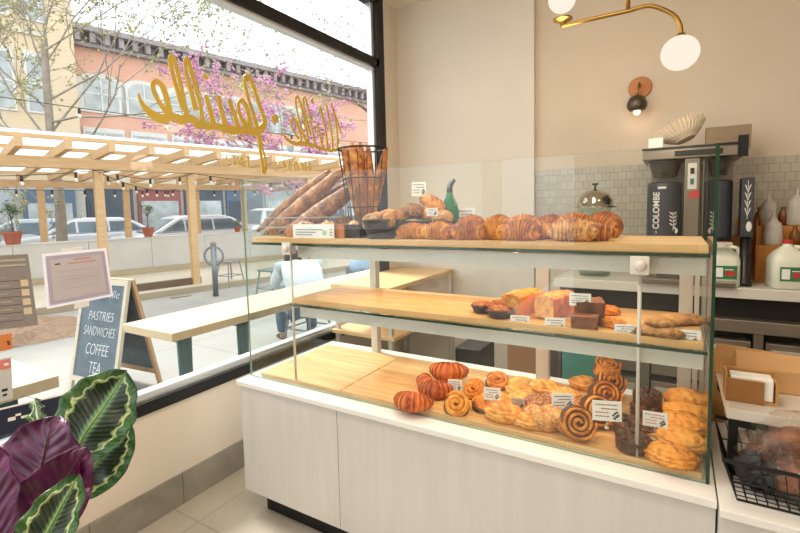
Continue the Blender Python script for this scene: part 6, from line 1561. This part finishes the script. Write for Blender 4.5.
def leaf(base, tip, wid, face, cup=.15, droop=.1, side='top', fat=.5, seed=0, name='leaf', twist=0):
    """base, tip: (px, py, depth); face: direction the shown side looks; side: which side is shown"""
    A, B = dep(*base), dep(*tip); ax = (B-A); L = ax.length; ax.normalize(); n = V(face)-ax*V(face).dot(ax); n.normalize(); s_ = ax.cross(n)
    nu, nv = 36, 20; vs = []; uvs = []
    for i in range(nu+1):
        u = i/nu; w_ = wid/2*(sin(pi*u**fat_exp(fat)))**.62 if 0 < u < 1 else 0
        for j in range(nv+1):
            v_ = 2*j/nv-1
            p = A+ax*(L*u)+s_*(w_*v_)+n*(-droop*L*(u-.5)**2*4+droop*L)*1.0+n*(cup*w_*v_*v_)+n*(.006*sin(u*26+seed)*abs(v_)**2+.02*nzz((u*2, v_, seed), 1.5)*wid/.1*.3)
            vs.append(p); uvs.append((u, (v_+1)/2))
    m1 = nv+1; N_ = len(vs); th = .0012
    fs = []; mi = []
    top = [p+n*th for p in vs]; bot = [p-n*th for p in vs]
    for i in range(nu):
        for j in range(nv): q = (i*m1+j, (i+1)*m1+j, (i+1)*m1+j+1, i*m1+j+1); fs.append(q); mi.append(0); fs.append(tuple(N_+k for k in reversed(q))); mi.append(1)
    for i in range(nu):
        for j in (0, nv): a, b = i*m1+j, (i+1)*m1+j; fs.append((a, N_+a, N_+b, b)); mi.append(0)
    me = bpy.data.meshes.new(name); me.from_pydata([tuple(p-Opl) for p in top+bot], [], fs)
    shown, other = (m_lt, m_lb) if side == 'top' else (m_lb, m_lt)
    me.materials.append(shown); me.materials.append(other); me.polygons.foreach_set('material_index', mi); me.polygons.foreach_set('use_smooth', [True]*len(fs))
    ul = me.uv_layers.new(name='UVMap'); alluv = uvs+uvs
    for l in me.loops: ul.data[l.index].uv = alluv[l.vertex_index]
    o = bpy.data.objects.new(name, me); COL.objects.link(o); o.parent = plant
    # midrib
    pts = [vs[i*m1+nv//2]+n*(.002 if side == 'top' else .003)-Opl for i in range(nu+1)]
    MB().tube(pts, [.0032*(1-.8*i/nu) for i in range(nu+1)], 6).build('midrib', m_rib if side == 'top' else m_ribp, o, smooth=True)
    # stalk down to the crown
    q0 = A-Opl; q1 = PB-Opl
    st = spline([tuple(q1), tuple(q1.lerp(q0, .5)+V((0, 0, .01))), tuple(q0), tuple(q0+ax*.01)], 6)
    MB().tube([V(q) for q in st], .0042, 8).build('stalk', m_ribp if side != 'top' else m_ribg, o, smooth=True)
    return o
def fat_exp(f): return {.5: 1.0}.get(f, f)
BK = -FW; 
def fc(r_=0, u_=0): return BK+RT*r_+UP*u_
leaf((70, 462, .98), (127, 370, 1.04), .170, fc(.1, .45), .12, .02, 'top', .95, 1)
leaf((62, 500, 1.04), (132, 425, 1.12), .135, fc(.35, .3), .15, .05, 'top', 1.0, 2)
leaf((48, 436, 1.02), (36, 399, 1.10), .05, fc(-.2, .2), .3, .05, 'top', .9, 3)
leaf((2, 545, .80), (58, 415, .90), .205, fc(-.15, .3), .18, -.05, 'back', .95, 4)
leaf((16, 555, .78), (86, 447, .86), .115, fc(.45, .15), .30, .0, 'back', .9, 5)
leaf((-2, 560, .74), (-30, 430, .80), .11, fc(.3, .1), .2, .0, 'back', .95, 6)
leaf((58, 470, 1.12), (84, 388, 1.22), .12, fc(-.3, -.1), .2, .0, 'back', .95, 7)
leaf((22, 585, .70), (80, 474, .76), .085, fc(.2, .6), .25, .04, 'top', 1.0, 8)
# pot on a low stand
z0 = 0
MB().lathe([(0, .001), (.13, .001), (.17, .30), (.178, .31), (.165, .312), (.15, .28), (0, .28)], 32).build('pot', plain('grey_planter', '#8d8880', .6), plant, smooth=False)
MB().lathe([(0, .2805), (.148, .2805), (.10, .292), (0, .296)], 24).build('soil', plain('potting_soil', '#3b2b20', .95, var=.3, nscale=60), plant)
q1 = PB-Opl
mb = MB()
for k in range(9): a = 2*pi*k/9; mb.tube([V((.05*cos(a), .05*sin(a), .285)), V((.03*cos(a+.4), .03*sin(a+.4), .285+(q1.z-.285)*.5)), q1+V((.008*cos(a), .008*sin(a), 0))], .006, 6)
mb.build('stalks', m_ribg, plant, smooth=True)
# ================================================================ CAMERA, LIGHT, RENDER SETTINGS
cd = bpy.data.cameras.new('camera'); cd.sensor_width = 36; cd.lens = F_PX/800*36
cd.shift_y = -(266.5-CYP)/800; cd.clip_start = .05; cd.clip_end = 300
co_ = bpy.data.objects.new('camera', cd); COL.objects.link(co_)
Mx = Matrix(((RT.x, UP.x, -FW.x, 0), (RT.y, UP.y, -FW.y, 0), (RT.z, UP.z, -FW.z, 1.4), (0, 0, 0, 1)))
co_.matrix_world = Mx; SC.camera = co_
W = bpy.data.worlds.new('world'); SC.world = W; W.use_nodes = True
nt = W.node_tree; bg = nt.nodes['Background']; tc = nt.nodes.new('ShaderNodeTexCoord'); nz = nt.nodes.new('ShaderNodeTexNoise'); rp = nt.nodes.new('ShaderNodeValToRGB')
nz.inputs['Scale'].default_value = 2.5; nz.inputs['Detail'].default_value = 5
rp.color_ramp.elements[0].position = .35; rp.color_ramp.elements[0].color = (.80, .90, 1, 1); rp.color_ramp.elements[1].position = .6; rp.color_ramp.elements[1].color = (1, .99, .97, 1)
nt.links.new(tc.outputs['Generated'], nz.inputs['Vector']); nt.links.new(nz.outputs['Fac'], rp.inputs[0]); nt.links.new(rp.outputs[0], bg.inputs[0])
bg.inputs['Strength'].default_value = WORLD_ST
def light(name, kind, loc, rot, e, col, **k):
    l = bpy.data.lights.new(name, kind); l.energy = e; l.color = col
    for a, v in k.items(): setattr(l, a, v)
    o = bpy.data.objects.new(name, l); COL.objects.link(o); o.location = loc; o.rotation_euler = rot; return o
light('sun', 'SUN', (-10, 0, 20), (radians(-8), radians(-38), 0), SUN_E, (1, .96, .9), angle=radians(16))
for x, y, e in ((-.9, 0.2, 1), (.9, .2, 1), (-.4, 1.25, 1.2), (0.9, -1.6, 1), (-.9, -1.4, .8)):
    light('ceiling_fill', 'AREA', (x, y, 3.0), (0, 0, 0), FILL_E*e, (1, .87, .72), shape='DISK', size=.45)  # added fill lamps below the ceiling, beyond the globes and daylight
for z, e, x0 in ((1.243, CASE_E, -.62), (.982, CASE_E*.9, -.62)):
    light('case_fill', 'AREA', (x0, 1.60, z), (0, 0, 0), e, (1, .74, .48), shape='RECTANGLE', size=1.25, size_y=.03)  # added warm fill under each shelf to brighten boards and pastries
SC.view_settings.view_transform = 'Standard'; SC.view_settings.look = 'None'; SC.view_settings.gamma = 1
SC.view_settings.exposure = EXPO; SC.view_settings.use_curve_mapping = False
